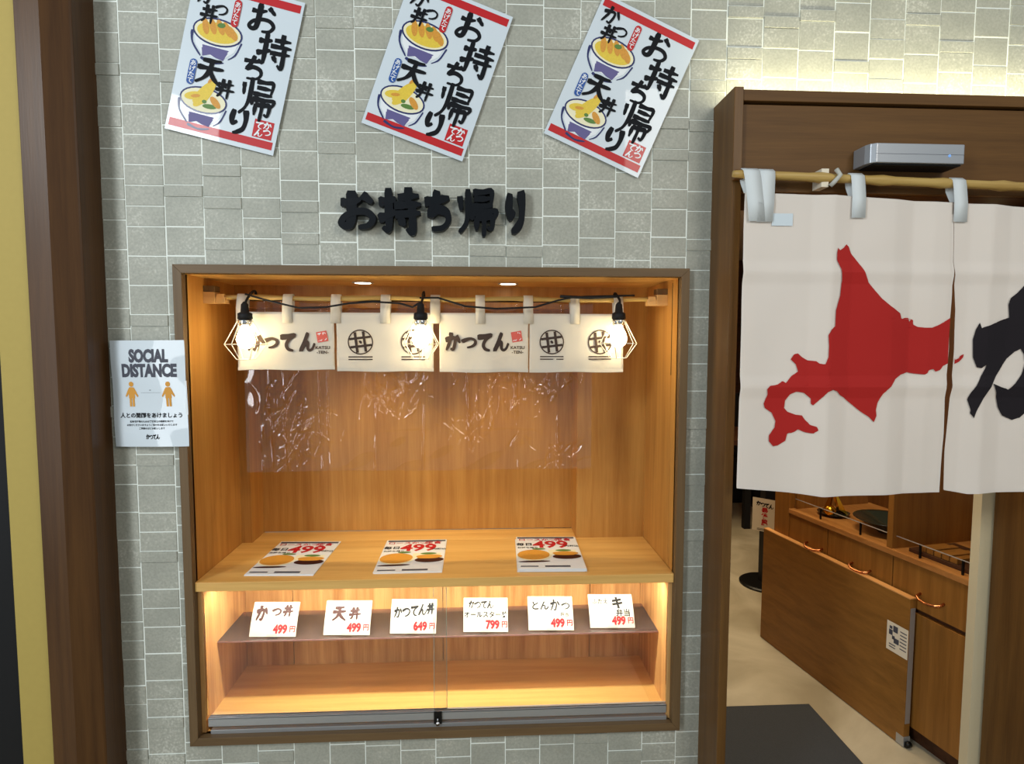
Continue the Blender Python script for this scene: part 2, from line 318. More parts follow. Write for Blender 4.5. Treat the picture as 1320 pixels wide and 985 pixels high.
# ------------------------------------------------------------------ setting
NX0, NX1, NZ0, NZ1 = -.853, .602, .318, 1.713      # outer niche frame
DX0, DZ1 = .668, 2.171                             # door surround
JX = 1.628
wb = MB()
wb.box(-1.6, -.84, -.0009, .08, 0, 3.0); wb.box(-.84, .59, -.0009, .08, 0, .33); wb.box(-.84, .59, -.0009, .08, 1.70, 3.0); wb.box(.59, .69, -.0009, .08, 0, 3.0); wb.box(.69, 2.4, -.0009, .08, 1.95, 3.0)
wb.box(1.66, 2.4, -.0009, .05, 0, 1.95)
wall = struct('wall_front', wb, 'grout')
# stacked tile columns
HS = [(.056, .0022, 0), (.081, .0015, 0), (.0325, .0050, 1), (.081, .0018, 0), (.056, .0030, 0), (.0325, .0050, 1), (.056, .0022, 0), (.081, .0026, 0)]
tiles = []
TW = .1052; tx0 = PY(460.1, 270, 0).x
k0 = int(math.floor((-1.2-tx0)/TW))
for c in range(k0, k0+34):
    xa = tx0+c*TW; xb = xa+TW; z = .0-rnd.random()*.1; seq = []
    while z < 2.85:
        pool = [HS[0], HS[1], HS[3], HS[4], HS[2]] if not (seq and seq[-1][2]) else [HS[0], HS[1], HS[3]]
        h, dp, nar = rnd.choice(pool); seq.append((h, dp, nar))
        tiles.append([xa+.0015, xb-.0015, z+(.0002 if nar else .0015), z+h-.0015, dp+rnd.uniform(-.0003, .0008)])
        z += h
def clipped(t):
    x0, x1, z0, z1, dp = t
    out = []
    def ok(x0, x1, z0, z1): return x1-x0 > .006 and z1-z0 > .004
    if z1 < 0: return []
    z0 = max(z0, 0); x0 = max(x0, -1.06)
    cuts = [(-.85, .60, .322, 1.709), (DX0+.004, JX+.036, -1, DZ1-.02)]
    parts = [(x0, x1, z0, z1)]
    for (a, b, c, d) in cuts:
        nx = []
        for (p, q, r, s) in parts:
            if q <= a or p >= b or s <= c or r >= d: nx.append((p, q, r, s)); continue
            if p < a: nx.append((p, a, r, s)); p = a
            if q > b: nx.append((b, q, r, s)); q = b
            if r < c: nx.append((p, q, r, c)); r = c
            if s > d: nx.append((p, q, d, s)); s = d
        parts = nx
    return [(p, q, r, s, dp) for (p, q, r, s) in parts if ok(p, q, r, s) and r < 2.75 and p < 2.35]
allt = [t for tt in tiles for t in clipped(tt)]
def tmesh(w, h, dp, mb=None, o=(0, 0)):
    b = .0008; mb = mb or MB(); x, z = o
    vs = [(x, .001, z), (x+w, .001, z), (x+w, .001, z+h), (x, .001, z+h), (x, -dp+b, z), (x+w, -dp+b, z), (x+w, -dp+b, z+h), (x, -dp+b, z+h), (x+b, -dp, z+b), (x+w-b, -dp, z+b), (x+w-b, -dp, z+h-b), (x+b, -dp, z+h-b)]
    fs = [(8, 9, 10, 11)]
    for i in range(4):
        j = (i+1) % 4; fs += [(i, j, 4+j, 4+i), (4+i, 4+j, 8+j, 8+i)]
    return mb.add(vs, fs)
def vis(t):
    q = (Vector(((t[0]+t[1])/2, 0, (t[2]+t[3])/2))-EYE); w = q.dot(FWD); u = 660+CAM_F*q.dot(RGT)/w; v = 492.5-CAM_F*q.dot(UPV)/w
    return (-20 < u < 1340 and -20 < v < 1005)*((t[1]-t[0])*(t[3]-t[2]))/w
allt.sort(key=vis, reverse=True)
cache = {}
rest = MB()
for i, t in enumerate(allt):
    w, h, dp = round(t[1]-t[0], 4), round(t[3]-t[2], 4), round(t[4], 3)
    if i < 300:
        if (w, h, dp) not in cache:
            o = obj('tile', tmesh(w, h, dp), 'tile'); cache[(w, h, dp)] = o.data
        else:
            o = bpy.data.objects.new('tile', cache[(w, h, dp)]); COL.objects.link(o)
        o.parent = wall; o.location = (t[0], 0, t[2])
    else: tmesh(w, h, t[4], rest, (t[0], t[2]))
o = obj('tile', rest, 'tile', wall); o['kind'] = 'stuff'

# floors and inner room
fl = MB(); fl.box(-4, 6, -4, 6, -.05, 0); struct('floor', fl, 'floor')
iw = MB(); iw.box(.5, 5, 5.0, 5.1, 0, 2.5); struct('wall_back', iw, 'darkwood')
iw = MB(); iw.box(3.2, 3.3, .06, 5.0, 0, 2.5); struct('wall_right', iw, 'backwall')
iw = MB(); iw.box(.5, .56, .5, 5.0, 0, 2.5); struct('wall_left', iw, 'backwall')
ic = MB(); ic.box(.5, 5, .08, 5.1, 2.45, 2.5); struct('ceiling', ic, 'ceil')

# ---- door surround (left jamb, lintel, right jamb)
dz = MB(); dz.box(DX0, DX0+.025, -.142, .10, 0, DZ1+.003); struct('trim_1', dz, 'doorz', .0015)
dz = MB(); dz.box(DX0+.025, JX+.04, -.138, .0, 2.140, DZ1-.002); struct('trim_2', dz, 'door', .0015)
dz = MB(); dz.box(DX0+.025, JX, -.128, -.108, 1.905, 2.134); struct('trim_3', dz, 'door', .001)
dz = MB(); dz.box(DX0+.025, JX, -.106, .09, 1.905, 1.925); struct('trim_4', dz, 'darkwood')
dz = MB(); dz.box(JX, JX+.04, -.142, .045, 0, 2.139); struct('trim_5', dz, 'doorz', .0015)
dz = MB(); dz.box(JX-.036, JX+.038, .052, .085, 0, 2.2); struct('trim_6', dz, 'plaster')
cv = thing('cove_light', (1.2, -.03, DZ1), 'warm white cove light strip on top of the wooden door surround', 'light')
s = MB(); s.box(DX0+.03, JX+.03, -.095, -.080, DZ1, DZ1+.006); obj('led_strip', s, 'cove', cv)
l = light('cove_lamp', 'AREA', (1.17, -.075, DZ1+.012), (1.17, 0.03, DZ1+.3), 2.1, (1.0, .93, .60), .94, .02)

# ---- left post and partition
pz = MB(); pf = [(-1.165, 0), (-1.165, -.120), (-1.104, -.120), (-1.048, -.094), (-1.044, -.090), (-1.044, 0)]; n_ = len(pf)
pz.add([(x, y, 0) for x, y in pf]+[(x, y, 3) for x, y in pf], [tuple(range(n_)), tuple(range(n_, 2*n_))[::-1]]+[(i, n_+i, n_+(i+1) % n_, (i+1) % n_) for i in range(n_)]); struct('trim_7', pz, 'post', .001)
pz = MB(); pz.box(-1.262, -1.167, -.098, .0, 0, 3.0); struct('trim_8', pz, 'yellow', .002)
pz = MB(); pz.box(-1.6, -1.264, -.06, .0, 0, 3.0); struct('trim_9', pz, 'black')

# ---- serving niche: frame and oak lining (built-in unit)
NI = thing('display_niche', (-.125, 0, NZ0), 'lit oak serving niche with brown frame set in the tiled wall', 'counter')
fw = .024
def quadprism(mb, p, q, r, s, y0, y1):
    vs = [(a[0], y0, a[1]) for a in (p, q, r, s)]+[(a[0], y1, a[1]) for a in (p, q, r, s)]
    mb.add(vs, [(0, 1, 2, 3), (7, 6, 5, 4), (0, 4, 5, 1), (1, 5, 6, 2), (2, 6, 7, 3), (3, 7, 4, 0)])
for (p, q, r, s, mt) in [((NX0, NZ0), (NX1, NZ0), (NX1-fw, NZ0+fw), (NX0+fw, NZ0+fw), 'frame'), ((NX0, NZ1), (NX0+fw, NZ1-fw), (NX1-fw, NZ1-fw), (NX1, NZ1), 'frame'),
                     ((NX0, NZ0), (NX0+fw, NZ0+fw), (NX0+fw, NZ1-fw), (NX0, NZ1), 'framez'), ((NX1, NZ0), (NX1, NZ1), (NX1-fw, NZ1-fw), (NX1-fw, NZ0+fw), 'framez')]:
    b = MB(); quadprism(b, p, q, r, s, -.022, .01); obj('frame_board', b, mt, NI, .0008)
IX0, IX1, IZ1, SH = NX0+fw, NX1-fw, NZ1-fw, .805
YB = .325
RX0, RX1 = -.793, .355      # service hatch in the back wall
q = PZ(326, 699, SH); RX0 = q.x; q = PZ(741.7, 691, SH); RX1 = q.x*(1.0)
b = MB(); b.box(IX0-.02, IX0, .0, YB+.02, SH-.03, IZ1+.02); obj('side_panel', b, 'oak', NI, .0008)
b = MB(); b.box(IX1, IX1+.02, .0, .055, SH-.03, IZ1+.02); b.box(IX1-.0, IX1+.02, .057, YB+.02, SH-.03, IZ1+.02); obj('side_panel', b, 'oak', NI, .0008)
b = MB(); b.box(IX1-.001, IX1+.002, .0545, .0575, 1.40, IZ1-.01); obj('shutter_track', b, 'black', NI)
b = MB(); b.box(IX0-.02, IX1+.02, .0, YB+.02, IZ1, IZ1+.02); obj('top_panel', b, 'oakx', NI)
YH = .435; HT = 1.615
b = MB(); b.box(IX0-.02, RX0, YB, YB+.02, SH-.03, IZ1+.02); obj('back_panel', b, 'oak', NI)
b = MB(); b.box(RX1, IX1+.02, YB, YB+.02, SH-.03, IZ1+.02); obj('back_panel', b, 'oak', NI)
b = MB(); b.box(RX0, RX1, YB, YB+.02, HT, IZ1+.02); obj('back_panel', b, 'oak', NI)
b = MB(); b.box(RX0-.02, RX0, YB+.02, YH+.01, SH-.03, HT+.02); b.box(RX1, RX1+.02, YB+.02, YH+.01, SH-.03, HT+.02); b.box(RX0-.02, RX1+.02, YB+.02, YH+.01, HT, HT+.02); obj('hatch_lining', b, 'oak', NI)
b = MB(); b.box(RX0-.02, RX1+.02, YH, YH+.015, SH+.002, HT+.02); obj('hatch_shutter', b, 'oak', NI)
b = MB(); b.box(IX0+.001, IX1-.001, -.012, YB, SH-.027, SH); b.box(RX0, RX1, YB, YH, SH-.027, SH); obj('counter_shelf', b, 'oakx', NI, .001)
# display case under the shelf
FZ = .372
CX0, CX1 = IX0+.012, IX1-.012
b = MB(); b.box(IX0, CX0, .004, YB, NZ0+fw, SH-.027); obj('case_side', b, 'oakcase', NI, .0006)
b = MB(); b.box(CX1, IX1, .004, YB, NZ0+fw, SH-.027); obj('case_side', b, 'oakcase', NI, .0006)
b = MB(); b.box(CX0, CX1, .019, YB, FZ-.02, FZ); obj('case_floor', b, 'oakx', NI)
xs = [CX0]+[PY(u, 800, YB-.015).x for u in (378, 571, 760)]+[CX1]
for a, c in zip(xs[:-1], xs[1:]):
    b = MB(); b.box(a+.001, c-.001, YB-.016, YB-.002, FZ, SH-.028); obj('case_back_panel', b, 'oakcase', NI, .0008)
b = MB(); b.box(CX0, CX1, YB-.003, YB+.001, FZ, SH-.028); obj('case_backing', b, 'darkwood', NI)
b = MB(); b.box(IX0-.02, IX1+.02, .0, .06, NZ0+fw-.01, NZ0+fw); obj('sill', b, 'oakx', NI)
# steel runner and glass doors
b = MB(); b.box(CX0+.008, CX1, .0, .003, .362, .387); b.box(CX0+.008, CX1, .0, .018, .384, .388); obj('runner_rail', b, 'steel', NI, .0006)
b = MB(); b.box(CX0+.016, CX1, -.004, .016, NZ0+fw, .354); obj('runner_rail', b, 'steel', NI, .0006)
gx = PY(576, 850, .02).x; gx2 = PY(560, 850, .02).x
b = MB(); b.box(CX0+.001, gx, .0125, .0165, .388, SH-.028); g1 = obj('glass_door', b, 'glass', NI)
b = MB(); b.box(gx-.0008, gx+.0008, .0123, .0167, .388, SH-.029); obj('glass_edge', b, 'glassedge', g1)
b = MB(); b.box(gx2, CX1-.001, .0055, .0095, .388, SH-.028); g2 = obj('glass_door', b, 'glass', NI)
b = MB(); b.box(gx2-.0008, gx2+.0004, .0053, .0097, .388, SH-.029); obj('glass_edge', b, 'glassedge', g2)
lk = PY(564.5, 930, -.004)
b = MB(); b.box(lk.x-.012, lk.x+.012, -.006, .000, .352, .389); lo = obj('door_lock', b, 'darkmetal', NI, .001)
b = MB(); b.tube([(lk.x, -.012, lk.z-.004), (lk.x, -.004, lk.z-.004)], .006, 14); b.tube([(lk.x, -.010, lk.z), (lk.x, -.012, lk.z+.014)], .0022, 8); obj('key', b, 'chrome', lo, smooth=True)
b = MB(); b.box(CX0+.01, CX1-.01, .040, .052, SH-.034, SH-.028); obj('led_strip', b, 'led', NI)
light('case_lamp', 'AREA', ((CX0+CX1)/2, .05, SH-.038), ((CX0+CX1)/2, .14, .37), 7.6, (1.0, .91, .75), CX1-CX0-.06, .015)
# downlights in niche ceiling
for u in (468, 655):
    p = PY(u, 372.5, .215); c = (p.x, .215, IZ1)
    b = MB(); b.lathe(c, [(.034, -.002), (.034, .0), (.026, .0), (.026, -.002), (.034, -.002)], 28, False); r_ = obj('downlight_ring', b, 'card', NI)
    b = MB(); b.lathe(c, [(.0, -.001), (.027, -.001)], 24, False); obj('downlight_lens', b, 'spotm', r_)
    light('downlight_lamp', 'SPOT', (p.x, .215, IZ1-.012), (p.x, .19, .8), 11, (1.0, .80, .46), .025, angle=1.5)

# ---- smoked acrylic shelf in the case
SZ = .575
SHF = thing('acrylic_shelf', (-.13, .19, SZ), 'smoked transparent acrylic shelf inside the glazed case carrying six price cards', 'shelf')
b = MB(); b.box(CX0+.001, CX1-.001, .09, .29, SZ-.003, SZ); obj('smoked_sheet', b, 'smoke', SHF)
b = MB(); b.box(CX0+.002, CX1-.002, .0890, .0900, SZ-.0035, SZ+.0005); obj('front_edge', b, 'edge', SHF)
# six price cards
cards = [(321, 381, 821, 'katsudon', ''), (416.7, 476.5, 818.8, 'tendon', ''), (502.6, 562, 816.8, 'k649', ''), (597.3, 655, 814.8, 'k799', ''), (681.5, 740, 812.6, 'tonkatsu', ''), (761, 818.8, 809.5, 'last', '')]
lab = ['white price card lettered for katsudon (かつ丼), nearest the notice side of case', 'white price card lettered for tendon (天丼) with two bold characters', 'white price card priced 649円, reading かつてん丼, beside the glass door overlap',
       'white price card priced 799円, with two small handwritten lines, in the glazed case', 'white price card lettered for tonkatsu (とんかつ) in bold kana', 'white price card with big キ and 弁当 499円, nearest the doorway']
for (ul, ur, vv, kind, _), lb in zip(cards, lab):
    pl, pr = PZ(ul, vv, SZ+.004), PZ(ur, vv, SZ+.004); c = (pl+pr)/2; w = (pr-pl).length; ln = math.radians(32); h = .103
    T = thing('price_card', (c.x, c.y, SZ), lb, 'price card', 'price cards on the smoked shelf')
    ex = (pr-pl).normalized(); ey = Vector((0, math.sin(ln), math.cos(ln))); en = ex.cross(ey).normalized()
    F0 = Fr((c.x, c.y, SZ+.004), ex, ey, en)
    bend = lambda v: .004*math.sin(math.pi*min(1, max(0, v/h)))
    def F(u, v, d=0, F0=F0): return F0(u, v, d+bend(v))
    b = MB(); b.grid(lambda s, t: F((s-.5)*w, t*h), 2, 10); b.grid(lambda s, t: F((.5-s)*w, t*h, -.0008), 2, 10); obj('card_sheet', b, 'card', T, smooth=True)
    b = MB()
    fr_ = Fr(F0(0, 0), ex, ey, en)
    b.add([F0(-.016, -.004, .003), F0(.016, -.004, .003), F0(.016, .006, .008), F0(-.016, .006, .008), F0(-.016, -.002, -.012), F0(.016, -.002, -.012)], [(0, 1, 2, 3), (1, 0, 4, 5)])
    obj('card_stand', b, 'holder', T, solid=.001)
    b = MB(); r_ = MB()
    if kind == 'katsudon':
        brush(b, F, 'ka', -.042, h*.66, .036, .046, .24); brush(b, F, 'tsu', .004, h*.72, .030, .028, .24); brush(b, F, 'don', .040, h*.74, .032, .034, .22)
    elif kind == 'tendon':
        brush(b, F, 'ten', -.028, h*.62, .044, .044, .22); brush(b, F, 'don', .022, h*.62, .038, .036, .2)
    elif kind == 'k649':
        for i, kk in enumerate(('ka', 'tsu', 'te', 'n', 'don')): brush(b, F, kk, -.05+.026*i, h*(.60+.03*i), .026, .034, .2)
    elif kind == 'k799':
        for i, kk in enumerate(('ka', 'tsu', 'te', 'n')): brush(b, F, kk, -.045+.02*i, h*.80, .02, .024, .2)
        text(b, F, 'オールスター丼', .0, h*.50, .020, .03)
    elif kind == 'tonkatsu':
        text(b, F, 'とん', -.034, h*.72, .03, .03)
        brush(b, F, 'ka', .016, h*.73, .032, .036, .17); brush(b, F, 'tsu', .05, h*.72, .028, .026, .17); text(b, F, '弁当', .045, h*.46, .014, .01)
    else:
        text(b, F, 'ふたえ', -.034, h*.78, .018, .02); text(b, F, 'キ', .022, h*.74, .038, .05); text(b, F, '弁当', .038, h*.44, .024, .02)
    obj('brush_lettering', b, 'maroon' if kind in ('katsudon', 'tendon') else 'ink', T)
    pr_ = {'k649': '649', 'k799': '799'}.get(kind, '499')
    text(r_, F, pr_, .022, h*.22, .034, .05, .85); text(r_, F, '円', .060, h*.22, .020, .03); obj('price_lettering', r_, 'pinkred', T)

# ---- flyer stacks on the shelf
def flyers(pts, n_th, label):
    bl, br, tr, tl = [PZ(u, v, SH+n_th) for u, v in pts]
    ey = ((tl-bl)+(tr-br)); ex = ((br-bl)+(tr-tl)); c = (bl+br+tr+tl)/4; ex = ex.normalized(); ey = Vector((-ex.y, ex.x, 0)); W_, H_ = .205, .29
    c.y = min(c.y, YB-.15)
    T = thing('flyer_stack', (c.x, c.y, SH), label, 'flyers', 'stacks of menu flyers on the oak shelf')
    k = 3 if n_th < .004 else 6; b = MB()
    for i in range(k):
        a = rnd.uniform(-.004, .004); F = Fr((c.x+a, c.y+rnd.uniform(-.002, .002), SH+n_th*i/k), ex, ey, (0, 0, 1)); t = n_th/k*.93
        b.add([F(-W_/2, -H_/2), F(W_/2, -H_/2), F(W_/2, H_/2), F(-W_/2, H_/2), F(-W_/2, -H_/2, t), F(W_/2, -H_/2, t), F(W_/2, H_/2, t), F(-W_/2, H_/2, t)], [(0, 3, 2, 1), (4, 5, 6, 7), (0, 1, 5, 4), (1, 2, 6, 5), (2, 3, 7, 6), (3, 0, 4, 7)])
    obj('sheets', b, 'white', T)
    F = Fr((c.x, c.y, SH+n_th), ex, ey, (0, 0, 1)); hw, hh = W_/2, H_/2
    b = MB(); rectp(b, F, -hw+.004, hw-.004, hh-.02, hh-.006); obj('grey_band', b, 'greyink', T); b = MB(); rectp(b, F, -.02, .058, -hh+.012, -hh+.024); rectp(b, F, -hw+.008, -.04, -hh+.014, -hh+.022); obj('grey_band', b, 'greyink', T)
    b = MB(); text(b, F, '499', .012, .068, .088, .03, .9, .0007); text(b, F, 'ロースかつ', -.03, .112, .024, .02, 1.1, .0007); text(b, F, '定食', .058, .112, .028, .02, 1, .0007); obj('price_lettering', b, 'pinkred', T)
    b = MB(); text(b, F, '毎日', -.076, .066, .028, .02, 1, .0007); obj('black_lettering', b, 'ink', T); b = MB(); text(b, F, '円税込', .082, .05, .016, .02, 1, .0007); text(b, F, 'お持ち帰り', -.066, .035, .014, .02, 1, .0007); obj('black_lettering', b, 'ink', T)
    b = MB(); ell(b, F, -.048, -.035, .056, .048, .1, .0007); rectp(b, F, .0, .09, -.03, .012, .0006); obj('rice_picture', b, 'rice', T)
    b = MB(); ell(b, F, -.05, -.030, .052, .044, .1, .0009); obj('food_picture', b, 'amber', T); b = MB(); ell(b, F, .054, -.018, .042, .016, 0, .0009); obj('food_picture', b, 'amber', T)
    b = MB(); ell(b, F, .056, -.046, .046, .022, .05, .0008); obj('dish_picture', b, 'maroon', T); b = MB(); ell(b, F, -.05, -.088, .05, .007, .05, .0008); obj('dish_picture', b, 'maroon', T)
    b = MB(); ell(b, F, .05, .008, .026, .009, 0, .0010); obj('garnish_picture', b, 'green', T); b = MB(); ell(b, F, -.03, .022, .022, .007, 0, .0010); obj('garnish_picture', b, 'green', T)
    b = MB(); ell(b, F, -.04, -.024, .02, .012, .4, .0011); ell(b, F, -.066, -.04, .014, .010, -.3, .0011); ell(b, F, .05, -.03, .034, .007, 0, .0011); obj('crust_picture', b, 'orange', T)
flyers([(314.5, 741), (405.5, 740), (436, 698), (365.5, 697.5)], .003, 'thin skewed stack of menu flyers on oak shelf above the katsudon price card')
flyers([(481, 737), (573.5, 734.5), (575, 694), (500, 695)], .003, 'thin straight stack of menu flyers on oak shelf above the 649円 price card')
flyers([(673.8, 733.8), (763.6, 733.8), (734.5, 691), (659, 691.6)], .011, 'thicker stack of menu flyers on oak shelf above the tonkatsu price card')

# ---- bamboo rod, small noren
RY, RZ = .12, 1.632
rl, rr = PY(292, 384, RY).x, PY(826, 386, RY).x
T = thing('curtain_rod', (-.13, RY, RZ), 'thin bamboo rod under the niche ceiling held by two wooden blocks', 'curtain rod')
b = MB(); n = 30; b.tube([(IX0+.03+(IX1-IX0-.06)*i/n, RY, RZ+.002*math.sin(i*.7)) for i in range(n+1)], [.0072+(.0022 if i % 6 == 3 else 0) for i in range(n+1)], 10); obj('bamboo_pole', b, 'bamboo', T, smooth=True)
for sx, x in ((1, IX0), (-1, IX1)):
    b = MB(); xa, xb = sorted((x, x+sx*.034)); b.box(xa, xb, RY-.02, RY+.02, RZ-.018, RZ+.016); k = obj('end_block', b, 'woodblk', T, .001)
    b = MB(); b.box(xa, xb, RY-.018, RY+.018, RZ+.017, RZ+.034); obj('top_block', b, 'framez', T, .001)
    b = MB(); xa, xb = sorted((x+sx*.034, x+sx*.062)); b.box(xa, xb, RY-.015, RY+.015, RZ-.018, RZ+.002); obj('cup', b, 'woodblk', k, .001)
    b = MB(); b.box(xa+.003, xb-.003, RY-.0165, RY+.0, RZ-.006, RZ+.010); obj('cup_lip', b, 'woodblk', k, .001)
NY = RY-.012
def sw(x, z, t0=1.59): 
    t = max(0, min(1, (t0-z)/.18)); return NY-.004-.0035*t*math.sin(x*26+1)-.002*t*math.sin(x*61)-.0015*math.sin(z*60+x*9)
N1 = thing('noren_curtain', (-.14, NY, RZ), 'short off-white noren with brush lettering and round crests hanging in the niche', 'curtain')
pan = [(307, 431.5), (434.5, 559), (566.5, 681), (682.5, 803)]
for (a, c), (vt, vb) in zip(pan, ((402, 477), (403, 479), (403.5, 480), (404.5, 480))):
    xa, xb = PY(a, 440, NY).x, PY(c, 440, NY).x; zt, zb = PY(a, vt, NY).z, PY(a, vb, NY).z
    b = MB(); b.grid(lambda s, t: (xa+(xb-xa)*s, sw(xa+(xb-xa)*s, zb+(zt-zb)*t), zb+(zt-zb)*t+.0012*math.sin(s*9+a)*(1-t)), 36, 20); o = obj('cloth_panel', b, 'snoren', N1, smooth=True, solid=.0008)
    b = MB()
    for zz in (zb+.006,): b.grid(lambda s, t: (xa+(xb-xa)*s, sw(xa+(xb-xa)*s, zz)-.0009, zz-.005+.010*t+.0012*math.sin(s*9+a)), 36, 1)
    obj('hem', b, 'snoren', o, smooth=True)
for u in (312, 371, 433, 497, 561, 619, 681, 741, 797):
    x = PY(u, 400, NY).x; w = .0145; b = MB()
    prof = [(RY-.0175, 1.556), (RY-.0165, 1.60), (RY-.0115, RZ), (RY-.006, RZ+.0105), (RY, RZ+.012), (RY+.007, RZ+.010), (RY+.0115, RZ), (RY+.006, 1.60), (RY-.004, 1.58)]
    b.add([(x-w, p[0]-.0035*(i < 2), p[1]) for i, p in enumerate(prof)]+[(x+w, p[0]-.0035*(i < 2), p[1]) for i, p in enumerate(prof)], [(i, i+1, len(prof)+i+1, len(prof)+i) for i in range(len(prof)-1)])
    obj('hanging_tab', b, 'snoren', N1, smooth=True, solid=.0008)
def FN(u, v, d=0): return Vector((u, sw(u, v)-.0024-d, v))
for us in ((331, 350, 372, 397), (584, 605, 625, 646)):
    b = MB()
    for kk, u in zip(('ka', 'tsu', 'te', 'n'), us):
        p = PY(u, 441, NY); brush(b, FN, kk, p.x, p.z, .046, .056 if kk != 'tsu' else .04, .25)
    obj('brush_lettering', b, 'nbrown', N1)
for u in (465, 533, 711, 773):
    b = MB(); p = PY(u, 441, NY); ring(b, FN, p.x, p.z, .038, .0035, .0002)
    F = lambda a, c, d=0, p=p: FN(p.x+a*math.cos(.12)-c*math.sin(.12), p.z+a*math.sin(.12)+c*math.cos(.12), d)
    for e in (-.0125, .0125): rectp(b, F, e-.0040, e+.0040, -.031, .031, .0003); rectp(b, F, -.032, .032, e-.0036, e+.0036, .0004)
    ell(b, F, 0, 0, .004, .0055, .5, .0005, 12)
    for e in (-.045, -.053): rectp(b, lambda a, c, d=0, p=p: FN(p.x+a, p.z+c, d), -.036, .036, e-.0016, e+.0016, .0002)
    obj('crest_print', b, 'nbrown', N1)
for u in (417, 667):
    b = MB(); p = PY(u, 448, NY); text(b, lambda a, c, d=0, p=p: FN(p.x+a, p.z+c, d), 'KATSU', 0, 0, .013, .02, 1.1, .0002); text(b, lambda a, c, d=0, p=p: FN(p.x+a, p.z+c, d), '-TEN-', 0, -.014, .013, .02, 1.1, .0002); obj('small_lettering', b, 'nbrown', N1)
for u in (416, 666):
    b = MB(); w_ = MB(); p = PY(u, 434, NY); F = lambda a, c, d=0, p=p: FN(p.x+a*.98-c*.17, p.z+c*.98+a*.17, d)
    rectp(b, F, -.016, .016, -.016, .016, .0002)
    for kk, (x, y) in zip(('ka', 'tsu', 'te', 'n'), ((.007, .007), (.007, -.007), (-.007, .007), (-.007, -.007))): brush(w_, F, kk, x, y, .011, .011, .2, .0005)
    obj('red_seal', b, 'sealpink', N1); obj('seal_lettering', w_, 'white', N1)

# ---- clear vinyl sheet behind the small noren
V = thing('vinyl_sheet', (-.14, .17, 1.62), 'creased clear vinyl droplet screen hanging below the small noren', 'plastic sheet')
VY = .155; vx0, vx1 = PY(318, 560, VY).x, PY(762, 560, VY).x; vz0 = PY(560, 606, VY).z
import numpy as np
rs = np.random.RandomState(4); NU_, NV_ = 520, 240
S_, T_ = np.meshgrid(np.linspace(0, 1, NU_+1), np.linspace(0, 1, NV_+1))
X_ = vx0+(vx1-vx0)*S_; Z_ = vz0+(1.625-vz0)*T_
Y_ = VY+.005*np.sin(X_*11)+.0012*np.sin(X_*47+Z_*13)+.0008*np.sin(X_*31-Z_*62)
for xc in (-.655, -.61, -.50, -.475, -.33, -.185, -.045, .115, .25): Y_ -= .0055*np.clip(1-np.abs(X_-xc-.006*np.sin(Z_*7+xc*9))/.006, 0, 1)*np.clip(.75+.6*np.sin(Z_*17+xc*30), 0, 1)     # folded-in creases
Y_ += .0022*np.clip(1-np.abs(Z_-1.215-.003*np.sin(X_*23))/.007, 0, 1)*np.clip(np.sin(X_*19)*1.5+.2, 0, 1)
for i in range(260):                # crumple marks, mostly where the film was gripped
    cx_, cz_ = [(-.62, 1.28), (-.56, 1.22), (-.30, 1.33), (-.20, 1.36), (.10, 1.37), (.22, 1.36), (.24, 1.16), (-.60, 1.16), (-.05, 1.22), (.02, 1.30)][i % 10]
    cx_ += rs.normal(0, .05); cz_ += rs.normal(0, .035); an = rs.uniform(-.9, .9) if i % 3 else rs.uniform(0, 3.1); ln_ = rs.uniform(.008, .04); wd = rs.uniform(.003, .007); hh_ = wd*rs.uniform(.35, 1.0)*(1 if i % 2 else -1)
    du = (X_-cx_)*math.sin(an)+(Z_-cz_)*math.cos(an); dv = (X_-cx_)*math.cos(an)-(Z_-cz_)*math.sin(an)+du*du*6*(1 if i % 2 else -1)
    Y_ -= hh_*np.clip(1-np.abs(dv)/wd, 0, 1)*np.clip(1.4-np.abs(du)/ln_, 0, 1)
b = MB(); b.v = list(zip(X_.ravel().tolist(), Y_.ravel().tolist(), Z_.ravel().tolist())); w1 = NU_+1
b.f = [(j*w1+i, j*w1+i+1, (j+1)*w1+i+1, (j+1)*w1+i) for j in range(NV_) for i in range(NU_)]
obj('vinyl_film', b, 'vinyl', V, smooth=True)
b = MB(); b.tube([(vx0, VY, 1.628), (vx1, VY, 1.628)], .003, 8); obj('top_wire', b, 'darkmetal', V)

